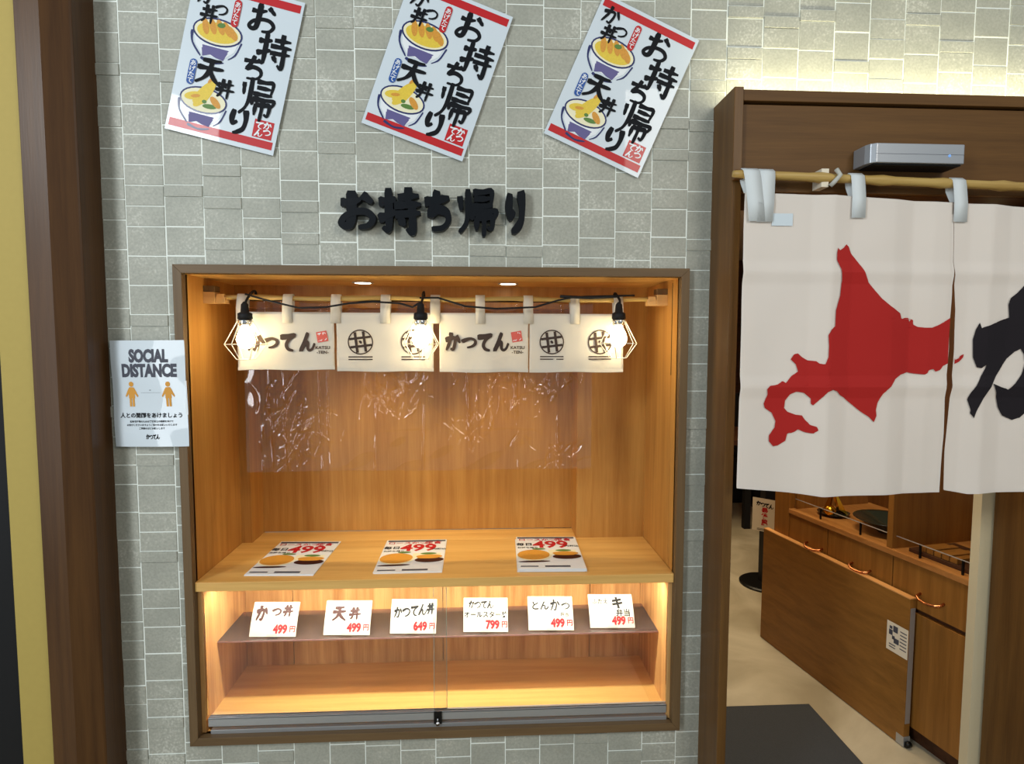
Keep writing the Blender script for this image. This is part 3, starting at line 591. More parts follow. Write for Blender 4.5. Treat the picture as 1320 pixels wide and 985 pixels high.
# ---- three caged bulbs
def lamp(u, label, rot):
    p = PY(u, 380, .05); x, y = p.x, .05; zt = IZ1; zs = PY(u, 405, .05).z
    T = thing('pendant_lamp', (x, y, zs), label, 'lamp', 'caged bulbs hanging in the niche')
    b = MB(); b.tube([(x+.003, RY+.012, RZ+.004), (x+.003, RY+.008, RZ+.016), (x+.003, RY, RZ+.0205), (x+.003, RY-.014, RZ+.018), (x+.003, RY-.030, RZ+.010)], .004, 8); obj('hook', b, 'black', T, smooth=True)
    b = MB(); b.tube([(x+.003, RY-.030, RZ+.012), (x+.005, y+.012, RZ-.004), (x+.003, y, zs+.035), (x, y, zs+.018)], .0038, 8); obj('flex', b, 'black', T)
    b = MB(); b.lathe((x, y, zs), [(.004, .036), (.010, .028), (.012, .006), (.020, .002), (.021, -.014), (.017, -.016)], 20); obj('socket', b, 'black', T, smooth=True)
    b = MB(); b.lathe((x, y, zs-.016), [(.018, 0), (.020, -.004), (.019, -.014), (.015, -.018)], 20); obj('socket_collar', b, 'chrome', T, smooth=True)
    zb = zs-.03
    b = MB(); b.lathe((x, y, zb), [(.010, .004), (.012, -.008), (.022, -.028), (.026, -.044), (.021, -.060), (.010, -.069), (.0, -.071)], 20); obj('bulb', b, 'bulb', T, smooth=True)
    cg = MB(); R = [(.021, zs-.02), (.058, zs-.088), (.026, zs-.132)]; n = 6
    P = [[(x+r*math.cos(rot+2*math.pi*j/n), y+r*math.sin(rot+2*math.pi*j/n), z) for j in range(n)] for r, z in R]
    for j in range(n):
        cg.tube([P[0][j], P[1][j]], .0013, 6); cg.tube([P[1][j], P[2][j]], .0013, 6)
        for k in (0, 1, 2): cg.tube([P[k][j], P[k][(j+1) % n]], .0013, 6)
    obj('wire_cage', cg, 'cage', T)
    light('bulb_lamp', 'POINT', (x, y-.0, zb-.045), (x, y, 0), 3.3, (1.0, .78, .42), .027)
lamp(315, 'lit bulb in cream wire cage, the one nearest the SOCIAL DISTANCE notice', .2); lamp(542, 'lit bulb in cream wire cage hanging at the slit between noren halves', .5); lamp(798, 'lit bulb in cream wire cage, the one nearest the doorway', .1)
b = MB()
def cord(us, y=.075):
    pts = [PY(u, v, y) for u, v in us]; q = []
    for i in range(len(pts)-1):
        for k in range(5): q.append(pts[i].lerp(pts[i+1], k/5))
    return q+[pts[-1]]
b.tube(cord([(316, 379), (340, 386), (360, 391), (385, 397), (420, 396), (450, 391), (480, 389), (515, 391), (532, 396), (541, 390)]), .0032, 6)
b.tube(cord([(541, 384), (565, 384), (600, 395), (640, 398), (690, 396), (720, 387), (740, 383), (770, 382), (818, 381)]), .0032, 6)
b.tube(cord([(722, 382), (760, 384), (795, 382)]), .005, 6)
tag(obj('power_cord', b, 'black', smooth=True), 'black power cord looping along the bamboo rod between the caged bulbs', 'cord')

# ---- raised shop lettering on the wall
SG = thing('letter_sign', (-.14, -.01, 1.95), 'raised black brush-style lettering reading お持ち帰り above the niche', 'sign')
for kk, u0, u1, v0, v1 in (('o', 436, 484, 247, 296), ('mo', 489, 543, 243, 301), ('chi', 545, 583, 247, 297), ('kae', 590, 641, 244, 300), ('ri', 650, 680, 248, 298)):
    a, c = PY(u0, v1, -.03), PY(u1, v0, -.03); F = Fr(((a.x+c.x)/2, -.008, (a.z+c.z)/2), (1, 0, 0), (0, 0, 1), (0, -1, 0))
    b = MB(); brush(b, F, kk, 0, 0, c.x-a.x, c.z-a.z, {'mo': .19, 'kae': .15, 'ri': .3, 'chi': .25, 'o': .22}[kk], 0, .022); obj('character', b, 'letter', SG)

# ---- three posters
def poster(cx, cz, a, label):
    W_, H_ = .297, .42
    ex = Vector((math.cos(a), 0, math.sin(a))); ey = Vector((-math.sin(a), 0, math.cos(a))); en = Vector((0, -1, 0))
    o = Vector((cx, -.0105, cz))-ex*W_/2-ey*H_/2
    T = thing('poster', (cx, -.01, cz-.2), label, 'poster', 'tilted takeaway posters along the top of the wall')
    F = Fr(o, ex, ey, en); G = lambda u, v, d=0: F(u*W_, v*H_, d)
    curl = lambda s, t: .0022*max(0, .25-t)*4*max(0, .5-s)*2
    b = MB(); b.grid(lambda s, t: F(s*W_, t*H_, 0), 1, 1); b.add([F(0, 0, -.0006), F(0, H_, -.0006), F(W_, H_, -.0006), F(W_, 0, -.0006)], [(0, 1, 2, 3)])
    obj('poster_sheet', b, 'paper', T)
    b = MB(); rectp(b, G, .025, .975, .925, .975); obj('red_band', b, 'red', T); b = MB(); rectp(b, G, .025, .975, .03, .08); obj('red_band', b, 'red', T)
    b = MB(); k = H_/W_
    for key, u, v, s, w in (('o', .66, .832, .26, .165), ('mo', .82, .655, .31, .145), ('chi', .665, .515, .22, .18), ('kae', .76, .335, .32, .125), ('ri', .635, .16, .22, .22)):
        brush(b, F, key, u*W_, v*H_, s*W_, s*W_*(1.0 if key != 'kae' else 1.1), w)
    obj('brush_lettering', b, 'ink', T)
    for grp in ((('ka', .145, .885, .17), ('tsu', .29, .822, .12), ('don', .19, .775, .16)), (('ten', .30, .425, .25), ('don', .46, .34, .17))):
        b = MB()
        for key, u, v, s in grp: brush(b, F, key, u*W_, v*H_, s*W_, s*W_, .17, .0016)
        obj('dish_name_lettering', b, 'ink', T)
    def bowl(u, v, s, kind):
        cu, cv = u*W_, v*H_
        b = MB(); poly(b, F, [(cu-s*.92, cv-.1*s), (cu-s*.78, cv-s*.62), (cu-s*.42, cv-s*.98), (cu+s*.42, cv-s*.98), (cu+s*.78, cv-s*.62), (cu+s*.92, cv-.1*s)], .0006); o_ = obj('bowl_body', b, 'white', T)
        b = MB(); poly(b, F, [(cu-s*.5, cv-s*.72), (cu-s*.42, cv-s*1.04), (cu-s*.12, cv-s*.92), (cu+s*.12, cv-s*1.0), (cu+s*.42, cv-s*1.04), (cu+s*.55, cv-s*.7)], .0009)
        poly(b, F, [(cu-s*.50, cv-s*.60), (cu-s*.46, cv-s*.75), (cu+s*.48, cv-s*.75), (cu+s*.58, cv-s*.60)], .0008); obj('bowl_foot', b, 'purple', T)
        b = MB(); ell(b, F, cu, cv, s*1.0, s*.55, 0, .0010); stroke(b, F, [(cu-s*1.0, cv-s*.15), (cu-s*.9, cv-s*.6), (cu-s*.5, cv-s*1.05)], s*.09, .0009); stroke(b, F, [(cu+s*1.0, cv-s*.2), (cu+s*.85, cv-s*.7), (cu+s*.6, cv-s*.95)], s*.07, .0009); stroke(b, F, [(cu-s*.45, cv-s*1.12), (cu, cv-s*1.22), (cu+s*.45, cv-s*1.12)], s*.1, .0009)
        obj('bowl_rim', b, 'navy', T)
        b = MB(); ell(b, F, cu, cv, s*.93, s*.48, 0, .0012); obj('bowl_inside', b, 'rice', T)
        if kind == 1:
            b = MB(); ell(b, F, cu, cv-s*.02, s*.82, s*.39, 0, .0014); obj('egg_topping', b, 'yolk', T)
            b = MB()
            for du, dv, a_ in ((-.5, .0, 1.9), (-.22, .06, 2.0), (.08, .1, 2.1), (.36, .08, 2.2), (.58, -.02, 2.3)): ell(b, F, cu+du*s, cv+dv*s+.12*s, s*.32, s*.13, a_, .0017+.0001*du, 16)
            obj('cutlet_picture', b, 'amber', T)
            b = MB(); ell(b, F, cu+.1*s, cv+.3*s, s*.16, s*.1, .2, .0020, 12); obj('leaf_picture', b, 'green', T)
        else:
            b = MB()
            for du, dv, a_, l_ in ((-.42, .1, .3, .4), (-.08, .34, 1.0, .62), (.12, .36, 1.2, .6), (-.1, .0, .9, .42)): ell(b, F, cu+du*s, cv+dv*s, s*l_, s*.17, a_, .0016+.0001*du, 18)
            obj('tempura_picture', b, 'yolk', T)
            b = MB(); ell(b, F, cu+.5*s, cv+.02*s, s*.3, s*.14, -.7, .0018, 16); obj('prawn_picture', b, 'amber', T); b = MB(); ell(b, F, cu+.12*s, cv+.86*s, s*.14, s*.06, 1.1, .0019, 10); obj('prawn_picture', b, 'amber', T); b = MB(); ell(b, F, cu-.35*s, cv+.1*s, s*.2, s*.07, .3, .0019, 12); obj('prawn_picture', b, 'amber', T)
            b = MB(); ell(b, F, cu+.3*s, cv-.2*s, s*.3, s*.1, .1, .0017, 14); ell(b, F, cu+.05*s, cv-.05*s, s*.1, s*.08, .1, .0018, 10); obj('leaf_picture', b, 'green', T)
    bowl(.295, .675, .067, 1); bowl(.29, .235, .064, 2)
    for (u, v, mt, hh) in ((.425, .82, 'red', .088), (.14, .395, 'blue', .082)):
        b = MB(); r = .033*W_
        pts = [(u*W_+r*math.cos(q), v*H_+hh*H_-r+r*math.sin(q)) for q in [math.pi*i/8 for i in range(9)]]+[(u*W_+r*math.cos(q), v*H_-hh*H_+r+r*math.sin(q)) for q in [math.pi+math.pi*i/8 for i in range(9)]]
        poly(b, F, pts, .0021); k_ = obj('name_tag', b, mt, T)
        b = MB()
        for i, ch in enumerate('あげたて'): text(b, F, ch, u*W_, v*H_+(.055-.037*i)*H_, .0165, .02, 1, .0026)
        obj('tag_lettering', b, 'white', k_)
    b = MB(); rectp(b, G, .775, .955, .09, .205); k_ = obj('red_seal', b, 'red', T)
    b = MB()
    for key, u, v in (('ka', .90, .175), ('tsu', .905, .135), ('te', .825, .17), ('n', .83, .12)): brush(b, F, key, u*W_, v*H_, .022, .02, .18, .0012)
    obj('seal_lettering', b, 'white', k_)
poster(-.672, 2.252, -.2319, 'white takeaway poster tilted the least, nearest the wooden post')
poster(-.122, 2.255, -.346, 'white takeaway poster tilted directly above the raised black lettering')
poster(.397, 2.222, -.4153, 'white takeaway poster tilted the most, nearest the wooden doorway')

# ---- SOCIAL DISTANCE notice
pts = [PY(u, v, -.026) for u, v in ((147, 576.5), (244, 575.4), (237, 438.5), (138.5, 439))]
cx, cz = sum(p.x for p in pts)/4, sum(p.z for p in pts)/4
T = thing('notice_paper', (cx, -.024, cz-.148), 'white SOCIAL DISTANCE notice taped between the wooden post and niche frame', 'notice', )
def FD(u, v, d=0):      # u, v in 0..1 ; the sheet bows over the frame edge
    p = pts[0].lerp(pts[1], u).lerp(pts[3].lerp(pts[2], u), v); y = -.0265+.010*(1-min(1, u/.7))**1.5-.0015*math.sin(v*9+u*3)
    return Vector((p.x, y-d, p.z))
b = MB(); b.grid(FD, 24, 24); b.grid(lambda s, t: FD(1-s, t, -.0006), 24, 24); obj('paper_sheet', b, 'paper', T, smooth=True)
FP = lambda a, c, d=0: FD(a/.21, c/.297, d)
b = MB()
text(b, FP, 'SOCIAL', .108, .255, .047, .055, .68, .0008); text(b, FP, 'DISTANCE', .108, .2145, .047, .055, .70, .0008); obj('heading_lettering', b, 'greyink', T)
b = MB(); text(b, FP, '人との間隔をあけましょう', .108, .088, .0148, .03, 1, .0008)
for i, w in enumerate((.062, .068, .048)):
    text(b, FP, ['感染症対策のためお客様同士の間隔をあけて', 'お並びくださいますようご協力をお願いいたします', 'ご理解のほどお願いします'][i], .108, .071-.0098*i, .0062, .02, 1, .0008)
for kk, i in (('ka', 0), ('tsu', 1), ('te', 2), ('n', 3)): brush(b, FP, kk, .096+.0095*i, .028, .010, .014, .2, .0008)
obj('small_lettering', b, 'ink', T)
b = MB(); rectp(b, FP, .1065, .1115, .158, .1595, .0008); rectp(b, FP, .082, .138, .1515, .1519, .0008); obj('distance_mark', b, 'ink', T)
for x in (.055, .16):
    b = MB(); ell(b, FP, x, .1755, .0068, .0072, 0, .0008, 18)
    poly(b, FP, [(x-.006, .167), (x+.006, .167), (x+.0095, .162), (x+.0185, .143), (x+.0165, .139), (x+.0085, .149), (x+.0088, .136), (x-.0088, .136), (x-.0085, .149), (x-.0165, .139), (x-.0185, .143), (x-.0095, .162)], .0008)
    rectp(b, FP, x-.0072, x-.001, .113, .137, .0009); rectp(b, FP, x+.001, x+.0072, .113, .137, .0009); obj('figure_pictogram', b, 'orange', T)
b = MB(); b.add([FD(.985, .30, .0006), FD(1.01, .30, .0), FD(1.01, .62, .0), FD(.985, .62, .0006)], [(0, 1, 2, 3)]); obj('tape_strip', b, 'white', T, solid=.0004)

# ---- large door noren on bamboo pole
BY = -.165
T = thing('door_curtain_rod', (1.2, BY, 1.94), 'long bamboo pole across the doorway carrying the big white noren', 'curtain rod')
pa, pb = PY(945, 224, BY), PY(1322, 241, BY); n = 24; ext = (pb-pa)/n
P = [pa+ext*i for i in range(n+5)]
b = MB(); b.tube(P, [.0115+(.003 if i in (7, 12, 17, 22) else 0)+(-.003 if i == 0 else 0) for i in range(len(P))], 12); obj('bamboo_pole', b, 'bamboo', T, smooth=True)
c = PY(1063, 233, BY); b = MB(); b.box(c.x-.012, c.x+.008, BY-.006, -.128, c.z-.018, c.z+.03); hk = obj('pole_hook', b, 'card2', T, .001)
b = MB(); b.tube([(c.x+.022, BY-.014, c.z+.026), (c.x+.03, BY-.02, c.z+.01), (c.x+.018, BY-.016, c.z-.006), (c.x+.01, BY-.01, c.z-.016)], .006, 8); obj('hook_tongue', b, 'card', hk, smooth=True)
# jamb mounts behind the pole
b = MB(); b.box(pa.x+.006, pa.x+.030, BY+.0, -.138, pa.z-.012, pa.z+.012); obj('pole_mount', b, 'door', T, .001)
T2 = thing('door_noren', (1.1, BY, 1.94), 'large white noren with red island shape and black brush stroke over the doorway', 'curtain')
def pole_z(x): return pa.z+(x-pa.x)*(pb.z-pa.z)/(pb.x-pa.x)
XC = [PY(u, 450, BY).x for u in (1062, 1167, 1262)]; ZC = [PY(1150, v, BY).z for v in (353, 498)]
def dw(x, z):
    t = max(0, min(1, (1.9-z)/.8))
    y = BY-.016-.007*t*math.sin(x*13+.6)-.003*math.sin(x*31+z*4)*t
    for i, xc in enumerate(XC): y -= (.010 if i % 2 == 0 else -.008)*max(0, 1-abs(x-xc)/.055)
    for zc in ZC: y -= .006*max(0, 1-abs(z-zc)/.030)
    y += .002*noise.noise(Vector((x*9, z*9, 1)))
    return y
def interp(tb, v):
    for (a, ya), (b_, yb) in zip(tb[:-1], tb[1:]):
        if v <= b_: return ya+(yb-ya)*(v-a)/(b_-a) if b_ != a else ya
    return tb[-1][1]
slL = sorted((PY(u, v, BY).z, PY(u, v, BY).x) for u, v in ((1222.5, 262), (1222.5, 345), (1221, 380), (1218, 420), (1217.5, 450), (1213, 500), (1212, 560), (1209, 600), (1207, 633)))
slR = sorted((PY(u, v, BY).z, PY(u, v, BY).x) for u, v in ((1223.5, 262), (1223.5, 345), (1226, 400), (1224.5, 450), (1221.5, 490), (1218, 530), (1214, 580), (1212.5, 633)))
lft = sorted((PY(u, v, BY).z, PY(u, v, BY).x) for u, v in ((957, 248), (955, 300), (952, 420), (949, 520), (946, 627)))
def panel(zt, zb, xl, xr, nu):
    def f(s, t):
        z = zb(s)+(zt(s)-zb(s))*t; x = xl(z)+(xr(z)-xl(z))*s; return (x, dw(x, z), z)
    return f, nu
zt1 = lambda s: interp([(0, PY(957, 250, BY).z), (.5, PY(1090, 255, BY).z), (1, PY(1222, 263, BY).z)], s)
zb1 = lambda s: interp([(0, PY(946, 627, BY).z), (.4, PY(1050, 637, BY).z), (1, PY(1207, 633, BY).z)], s)
zt2 = lambda s: interp([(0, PY(1224, 263, BY).z), (1, PY(1224, 263, BY).z-.02)], s)
zb2 = lambda s: interp([(0, PY(1213, 630, BY).z), (.15, PY(1245, 634, BY).z), (1, PY(1320, 628, BY).z)], s)
XR = JX+.04
f1 = panel(zt1, zb1, lambda z: interp(lft, z), lambda z: interp(slL, z), 0)[0]
f2 = panel(zt2, zb2, lambda z: interp(slR, z), lambda z: XR, 0)[0]
b = MB(); b.grid(f1, 90, 110); p1 = obj('cloth_panel', b, 'noren', T2, smooth=True, solid=.001)
b = MB(); b.grid(f2, 60, 110); p2 = obj('cloth_panel', b, 'noren', T2, smooth=True, solid=.001)
for f, p in ((f1, p1), (f2, p2)):
    b = MB(); 
    def hf(s, t, f=f): q = f(s, t*.014); return (q[0], q[1]-.0016, q[2]-.001)
    b.grid(hf, 60, 1)
    def he(s, t, f=f): q = f((1-s*.012) if f is f1 else s*.016, t*.96); return (q[0], q[1]-.0014, q[2])
    b.grid(he, 1, 60); obj('hem', b, 'noren', p, smooth=True)
for u, w, sk in ((966, .022, -.010), (985, .021, .006), (1101, .0185, 0), (1231, .0185, 0), (1345, .0185, 0)):
    x = PY(u, 250, BY).x; pz_ = pole_z(x); zt = pz_-.125 if u < 990 else pz_-.105; b = MB()
    prof = [(BY-.0225, zt), (BY-.0225, zt+.05), (BY-.016, pz_-.01), (BY-.0125, pz_+.006), (BY, pz_+.0155), (BY+.0135, pz_+.004), (BY+.010, pz_-.02), (BY-.006, pz_-.05)]
    b.add([(x-w+sk*(1-(p[1]-zt)/.12)*-1.2, p[0], p[1]) for p in prof]+[(x+w+sk*(1-(p[1]-zt)/.12)*-1.2, p[0], p[1]) for p in prof], [(i, i+1, len(prof)+i+1, len(prof)+i) for i in range(len(prof)-1)])
    obj('hanging_tab', b, 'tab', T2, smooth=True, solid=.001)
ISL = [(392,108),(400,115),(412,108),(424,95),(432,102),(440,125),(460,150),(480,180),(500,225),(520,250),(545,280),(575,305),(612,330),(618,350),(632,345),(645,345),(650,360),(655,350),(662,352),(662,368),(680,378),(720,380),(745,370),(765,358),(785,345),(803,317),(800,340),(788,370),(786,400),(795,450),(797,470),(800,488),(812,485),(818,475),(830,470),(828,480),(815,495),(800,503),(785,508),(775,503),(760,510),(750,525),(735,530),(728,522),(712,525),(708,535),(700,540),(670,538),(640,533),(615,540),(590,555),(570,580),(545,605),(528,635),(522,660),(524,680),(515,702),(500,685),(470,665),(440,640),(415,618),(400,610),(385,595),(370,592),(355,597),(340,615),(310,645),(303,640),(303,622),(280,602),(255,598),(235,608),(220,630),(217,655),(228,668),(255,678),(275,680),(285,695),(300,712),(320,718),(325,730),(310,740),(285,738),(262,728),(250,738),(228,742),(222,768),(195,785),(180,787),(165,770),(165,750),(185,722),(188,700),(175,672),(150,655),(146,640),(158,610),(155,590),(165,578),(190,575),(208,562),(220,568),(240,545),(262,530),(255,505),(238,488),(250,470),(262,467),(275,480),(295,492),(318,492),(330,502),(348,505),(358,480),(360,440),(358,405),(370,385),(382,375),(385,320),(400,270),(405,220),(400,180),(388,150),(388,130)]
def toW(q): return [(p.x, p.z) for p in (PY(930+x*.3757, 280+y*.3757, BY-.016) for x, y in q)]
isl = toW(ISL)
def clip(P_, fx, side):
    out = []
    for i in range(len(P_)):
        a, c = P_[i-1], P_[i]; da = (a[0]-fx(a[1]))*side; dc = (c[0]-fx(c[1]))*side
        if (da > 0) != (dc > 0): t = da/(da-dc); out.append((a[0]+(c[0]-a[0])*t, a[1]+(c[1]-a[1])*t))
        if dc > 0: out.append(c)
    return out
TD = lambda x, z: (x, dw(x, z)-.0032, z)
obj('red_island_print', scan([clip(isl, lambda z: interp(slL, z)-.001, -1)], TD), 'nred', p1)
obj('red_island_print', scan([clip(isl, lambda z: interp(slR, z)+.001, 1)], TD), 'nred', p2)
K1 = [(1130,205),(1070,215),(1038,230),(1010,260),(988,278),(980,300),(982,345),(950,355),(915,370),(885,380),(880,362),(868,385),(858,420),(858,480),(870,515),(885,518),(900,505),(895,520),(875,560),(850,600),(840,625),(850,660),(848,672),(860,688),(868,665),(890,620),(920,570),(950,525),(975,485),(1000,462),(1020,452),(1030,470),(1033,500),(1020,540),(998,567),(975,590),(950,582),(922,570),(935,600),(945,650),(960,680),(990,695),(1015,685),(1050,650),(1090,600),(1120,540),(1140,460),(1145,400),(1140,350),(1110,330),(1120,270)]
obj('black_brush_print', scan([toW(K1)], TD), 'nblack', p2)
q0, q1 = PY(991, 277, BY), PY(1017, 293, BY); b = MB(); b.add([TD(q0.x, q0.z), TD(q1.x, q0.z), TD(q1.x, q1.z), TD(q0.x, q1.z)], [(0, 1, 2, 3)]); obj('blue_patch', b, 'nblue', p1)  # flat pale blue rectangle on the cloth

# ---- automatic door sensor
a, c = PY(1127, 184, -.198), PY(1243, 222, -.198)
S = thing('door_sensor', ((a.x+c.x)/2, -.15, c.z), 'silver automatic door sensor with black underside above the white noren', 'sensor')
x0, x1, z0, z1 = a.x-.010, c.x, PY(1180, 210, -.198).z, PY(1180, 185, -.198).z
out = [(x0, -.129), (x0, -.176), (x0+.006, -.190), (x0+.018, -.198), (x1-.003, -.198), (x1, -.195), (x1, -.129)]
b = MB(); n = len(out); b.add([(x, y, z0) for x, y in out]+[(x, y, z1) for x, y in out], [tuple(range(n))[::-1], tuple(range(n, 2*n))]+[(i, (i+1) % n, n+(i+1) % n, n+i) for i in range(n)]); hs = obj('sensor_case', b, 'silver', S, .0015)
b = MB(); b.box(x0+.016, x1-.003, -.190, -.130, z0-.004, z0); obj('sensor_window', b, 'black', S, .002)
b = MB(); b.box(x0+.016, x1-.002, -.1986, -.180, z0+.022, z0+.0226); obj('seam_line', b, 'greyink', S)
q = PY(1224, 201, -.198); b = MB(); b.tube([(q.x, -.197, q.z), (q.x, -.1992, q.z)], .0035, 14); obj('status_light', b, 'blueled', S)

# ---- interior beyond the doorway
TA = .19; DU = Vector((-TA, 1, 0)).normalized(); DV = Vector((DU.y, -DU.x, 0)); B0 = Vector((1.662, 0, 0))
def TC(u, v, z): return B0+DU*u+DV*v+Vector((0, 0, z))
CB = thing('counter_cabinet', tuple(TC(.6, .2, 0)), 'low wooden cabinet with drawers and copper handles inside the doorway', 'cabinet')
b = MB(TC); b.box(.06, 1.08, .03, .45, .0, .06); obj('plinth', b, 'darkwood', CB)
b = MB(TC); b.box(.06, 1.06, .015, .45, .06, .690); obj('carcass', b, 'darkwood', CB)
for i in range(3):
    u0, u1 = ((.10, .425), (.43, .755), (.76, 1.0))[i]
    b = MB(TC); b.box(u0, u1, .0, .015, .520, .682); d_ = obj('drawer_front', b, 'cab', CB, .001)
    hu = (.262, .572, .83)[i]; b = MB(TC); b.tube([(hu-.045, .0, .584), (hu-.045, -.020, .578), (hu-.025, -.030, .572), (hu, -.033, .570), (hu+.025, -.030, .572), (hu+.045, -.020, .578), (hu+.045, .0, .584)], .0048, 8); obj('handle', b, 'copper', d_, smooth=True)
    b = MB(TC); b.box(u0, u1, .0, .015, .065, .503); obj('cabinet_door', b, 'cab', CB, .001)
b = MB(TC); b.box(.05, 1.0, -.006, .46, .684, .706); obj('counter_top', b, 'caby', CB, .0015)
b = MB(TC); b.box(1.0, 1.10, -.004, .03, .0, 1.95); obj('end_post', b, 'cab', CB, .001)
b = MB(TC); b.box(.435, .460, .0, .40, .706, 1.95); obj('divider_panel', b, 'cab', CB, .001)
b = MB(TC); b.box(.985, 1.0, .03, .44, .706, 1.95); obj('divider_panel', b, 'cab', CB, .001)
b = MB(TC); b.box(.46, .985, .33, .35, .93, .955); obj('back_rail', b, 'caby', CB, .001)
b = MB(TC); b.box(.06, .435, .40, .42, .93, .955); obj('back_rail', b, 'caby', CB, .001)
b = MB(TC); b.box(.06, 1.10, .0, .42, 1.95, 1.98); obj('upper_shelf', b, 'caby', CB, .001)
b = MB(TC); b.box(.03, .055, -.004, .46, .0, 1.9); obj('end_panel', b, 'cab', CB, .001)
# glass guard rail with posts
GR = thing('guard_rail', tuple(TC(.6, .02, .706)), 'thin metal guard rail along the front of the cabinet top', 'rail')
for u in (.17, .33, .60, .82):
    b = MB(TC); b.box(u-.003, u+.003, .012, .018, .706, .757); obj('post', b, 'darkmetal', GR)
b = MB(TC); b.tube([(.08, .015, .757), (.43, .015, .757)], .0022, 6); b.tube([(.465, .015, .757), (.98, .015, .757)], .0022, 6); obj('wire', b, 'steel', GR)
# ornaments on the cabinet
oc = TC(.86, .12, .706)
O = thing('gold_ornament', tuple(oc), 'golden folded ornament with round bead on a dark dish on the cabinet', 'ornament')
b = MB(); b.lathe(oc, [(.0, .001), (.04, .001), (.065, .012), (.068, .016), (.06, .013), (.035, .005), (0, .005)], 24); obj('dish', b, 'darkglaze', O, smooth=True)
b = MB(); F = Vector(oc)+Vector((0, 0, .008))
for sx in (-1, 1):
    b.add([F+Vector((.0, .0, .115)), F+Vector((sx*.05, -.03, 0)), F+Vector((sx*.035, .03, 0)), F+Vector((sx*.02, -.012, .02)), F+Vector((.0, .018, .108))], [(0, 1, 3), (0, 2, 1), (0, 3, 2), (1, 2, 3), (0, 2, 4)])
obj('gold_fold', b, 'brass', O)
b = MB(); b.lathe(F+Vector((-.035, -.03, .022)), [(.026*math.sin(math.pi*i/10), -.026*math.cos(math.pi*i/10)) for i in range(11)], 18); obj('gold_bead', b, 'brass', O, smooth=True)
oc = TC(.60, .15, .706)
b = MB(); b.lathe(oc, [(.0, .001), (.035, .001), (.045, .01), (.10, .045), (.125, .058), (.127, .062), (.118, .058), (.06, .026), (0, .014)], 32); tag(obj('glazed_bowl', b, 'darkglaze', smooth=True), 'wide dark green glazed bowl on the cabinet behind the guard rail', 'bowl')
oc = TC(.24, .14, .706); T = thing('wood_pieces', tuple(oc), 'flat dark wooden board with scored block on the cabinet beside cream pillar', 'ornament')
b = MB(TC); b.box(.10, .40, .04, .26, .706, .721); obj('board', b, 'darkwood', T, .002)
b = MB(TC)
for i in range(5): b.box(.22+.03*i, .246+.03*i, .05, .17, .721, .739+.004*(i % 2))
obj('scored_block', b, 'cab', T, .002)
bx = TC(.25, .62, .72); b = MB(); b.lathe((bx.x, bx.y, .62), [(.12, 0), (.14, .03), (.14, .22), (.125, .24)], 28); tag(obj('lamp_shade', b, 'linen', smooth=True), 'beige rounded shade seen behind the cabinet beside the cream pillar', 'shade')

# removable gate panel leaning on the cabinet
PB = Vector((1.611, 0, 0)); LU = Vector((-.172, 1, 0)).normalized(); LV = Vector((LU.y, -LU.x, 0))
def TP(u, v, z): return PB+LU*u+LV*(v+.003*z)+Vector((0, 0, z))
LP = thing('gate_panel', tuple(TP(.7, .012, 0)), 'long wooden gate panel standing on the floor against the cabinet', 'panel')
b = MB(TP); b.box(.30, 1.135, .0, .027, .003, .564); obj('panel_board', b, 'leaf', LP, .0008)
b = MB(TP); b.box(.30, 1.135, -.0005, .0275, .564, .568); obj('top_edge', b, 'leafedge', LP)
b = MB(TP); b.box(.2985, .30, .004, .024, .09, .53); obj('steel_edge_strip', b, 'steel', LP)
for u in (.292,):
    b = MB(TP); b.tube([(u, .004, .014), (u, .023, .014)], .011, 14); obj('castor', b, 'darkmetal', LP, smooth=True)
b = MB(TP); b.box(.2975, .33, -.0006, .028, .003, .04); obj('castor_bracket', b, 'steel', LP)
FPn = Fr(TP(.391, -.0005, .335), -LU, Vector((0, 0, 1)), -LV)
b = MB(); rectp(b, FPn, 0, .092, 0, .112, .0006); st = tag(obj('sticker', b, 'card2'), 'small white printed label stuck low on the gate panel end', 'label')
st.name = 'paper_label'
b = MB(); rectp(b, FPn, .012, .024, .085, .096, .001); rectp(b, FPn, .010, .026, .062, .082, .001); rectp(b, FPn, .028, .048, .078, .102, .001); rectp(b, FPn, .024, .036, .048, .062, .001); rectp(b, FPn, .032, .054, .036, .056, .001)
for i in range(6): rectp(b, FPn, .058, .086, .09-.013*i, .094-.013*i, .001)
for i in range(2): rectp(b, FPn, .012, .04, .014+.01*i, .018+.01*i, .001)
obj('label_print', b, 'greyink', st)

# floor mat
mp_ = MB(); x1 = 1.352; mp_.box(.70, x1, -1.2, .557, .0, .008); mt_ = tag(obj('door_mat', mp_, 'mat_', bevel=.002), 'dark grey entrance mat on the beige floor in the doorway', 'mat')
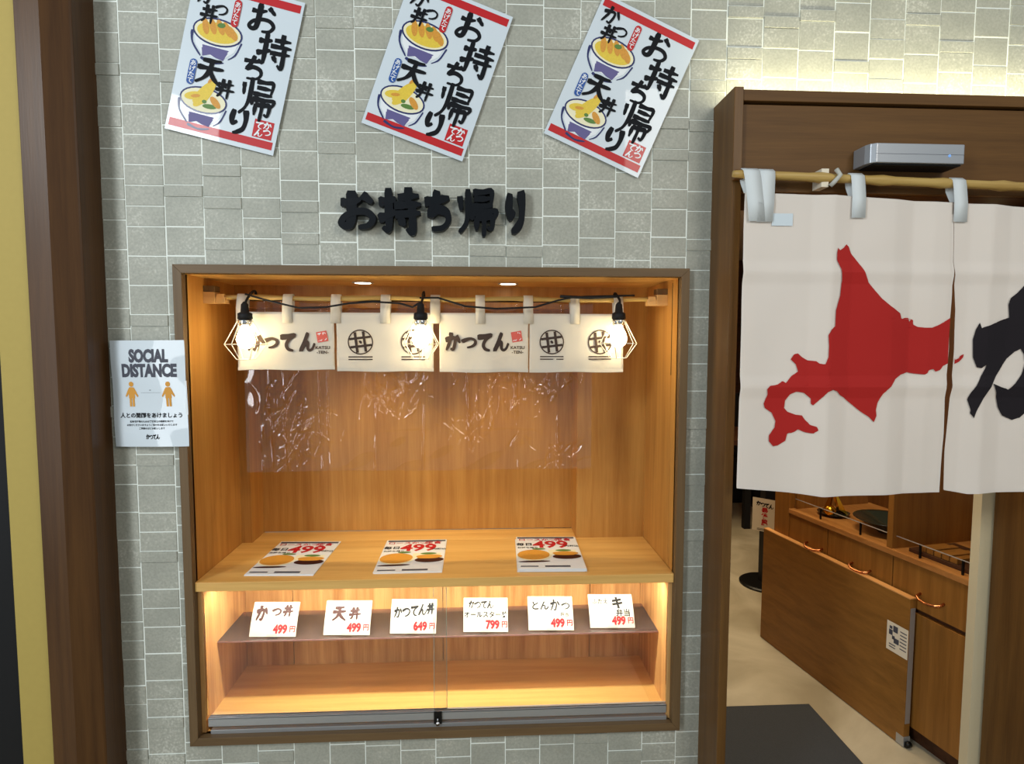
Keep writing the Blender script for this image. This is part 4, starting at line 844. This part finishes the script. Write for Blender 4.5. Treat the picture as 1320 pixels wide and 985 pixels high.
# queue sign stand
sx, sy = 1.765, 1.76
ST = thing('sign_stand', (sx, sy, 0), 'black round-based sign stand with white card inside the doorway', 'sign stand')
b = MB(); b.lathe((sx, sy, 0), [(.155, 0), (.155, .010), (.145, .016), (.0, .018)], 40); obj('base', b, 'darkmetal', ST, smooth=False)
b = MB(); b.box(sx-.034, sx+.034, sy-.034, sy+.034, .014, 1.02); obj('post', b, 'black', ST, .003)
ca, cb_, cc = PY(971, 683, sy-.06), PY(994, 690, sy-.06), PY(972, 628, sy-.06)
exn = Vector((.72, -.69, 0)).normalized(); Wc = .145; Hc = .20
F = Fr((ca.x-.004, sy-.05, ca.z), exn, (0, 0, 1), exn.cross(Vector((0, 0, 1))))
b = MB()
for d0, fs in ((0, (0, 1, 2, 3)), (-.006, (3, 2, 1, 0))): b.add([F(0, 0, d0), F(Wc, 0, d0), F(Wc, Hc, d0), F(0, Hc, d0)], [fs])
b.add([F(0, 0, 0), F(Wc, 0, 0), F(Wc, 0, -.006), F(0, 0, -.006), F(0, Hc, 0), F(Wc, Hc, 0), F(Wc, Hc, -.006), F(0, Hc, -.006)], [(0, 3, 2, 1), (0, 4, 7, 3), (1, 2, 6, 5)])
cd = obj('sign_card', b, 'card2', ST)
b = MB()
for kk, i in (('ka', 0), ('tsu', 1), ('te', 2), ('n', 3)): brush(b, F, kk, .036+.024*i, .168-.003*i, .026, .028, .22, .001)
rectp(b, F, .03, .12, .008, .011, .001); rectp(b, F, .03, .12, .015, .017, .001); obj('brush_lettering', b, 'ink', cd)
b = MB()
for i, ch in enumerate('最後尾'): text(b, F, ch, .072, .128-.036*i, .038, .04, 1, .001)
obj('red_lettering', b, 'red', cd)
# dark dining table and chairs further in
q = PZ(963, 682, 0)
TB = thing('dining_table', (q.x, q.y+.3, 0), 'dark table with black legs standing deep inside the shop', 'table')
b = MB(); b.box(q.x-.6, q.x+.42, q.y-.05, q.y+.7, .69, .73); obj('table_top', b, 'darkwood', TB, .003)
for dx, dy in ((0, 0), (.36, .0), (0, .6), (.36, .6)):
    b = MB(); b.box(q.x-.025+dx, q.x+.025+dx, q.y+dy, q.y+.05+dy, 0, .69); obj('leg', b, 'black', TB)
b = MB(); b.box(q.x-.6, q.x+.7, q.y+.75, q.y+1.2, .0, .44); b.box(q.x-.6, q.x+.7, q.y+1.1, q.y+1.2, .44, 1.0); tag(obj('bench_seat', b, 'black', bevel=.01), 'black upholstered bench in the shadows behind the dark table', 'bench')
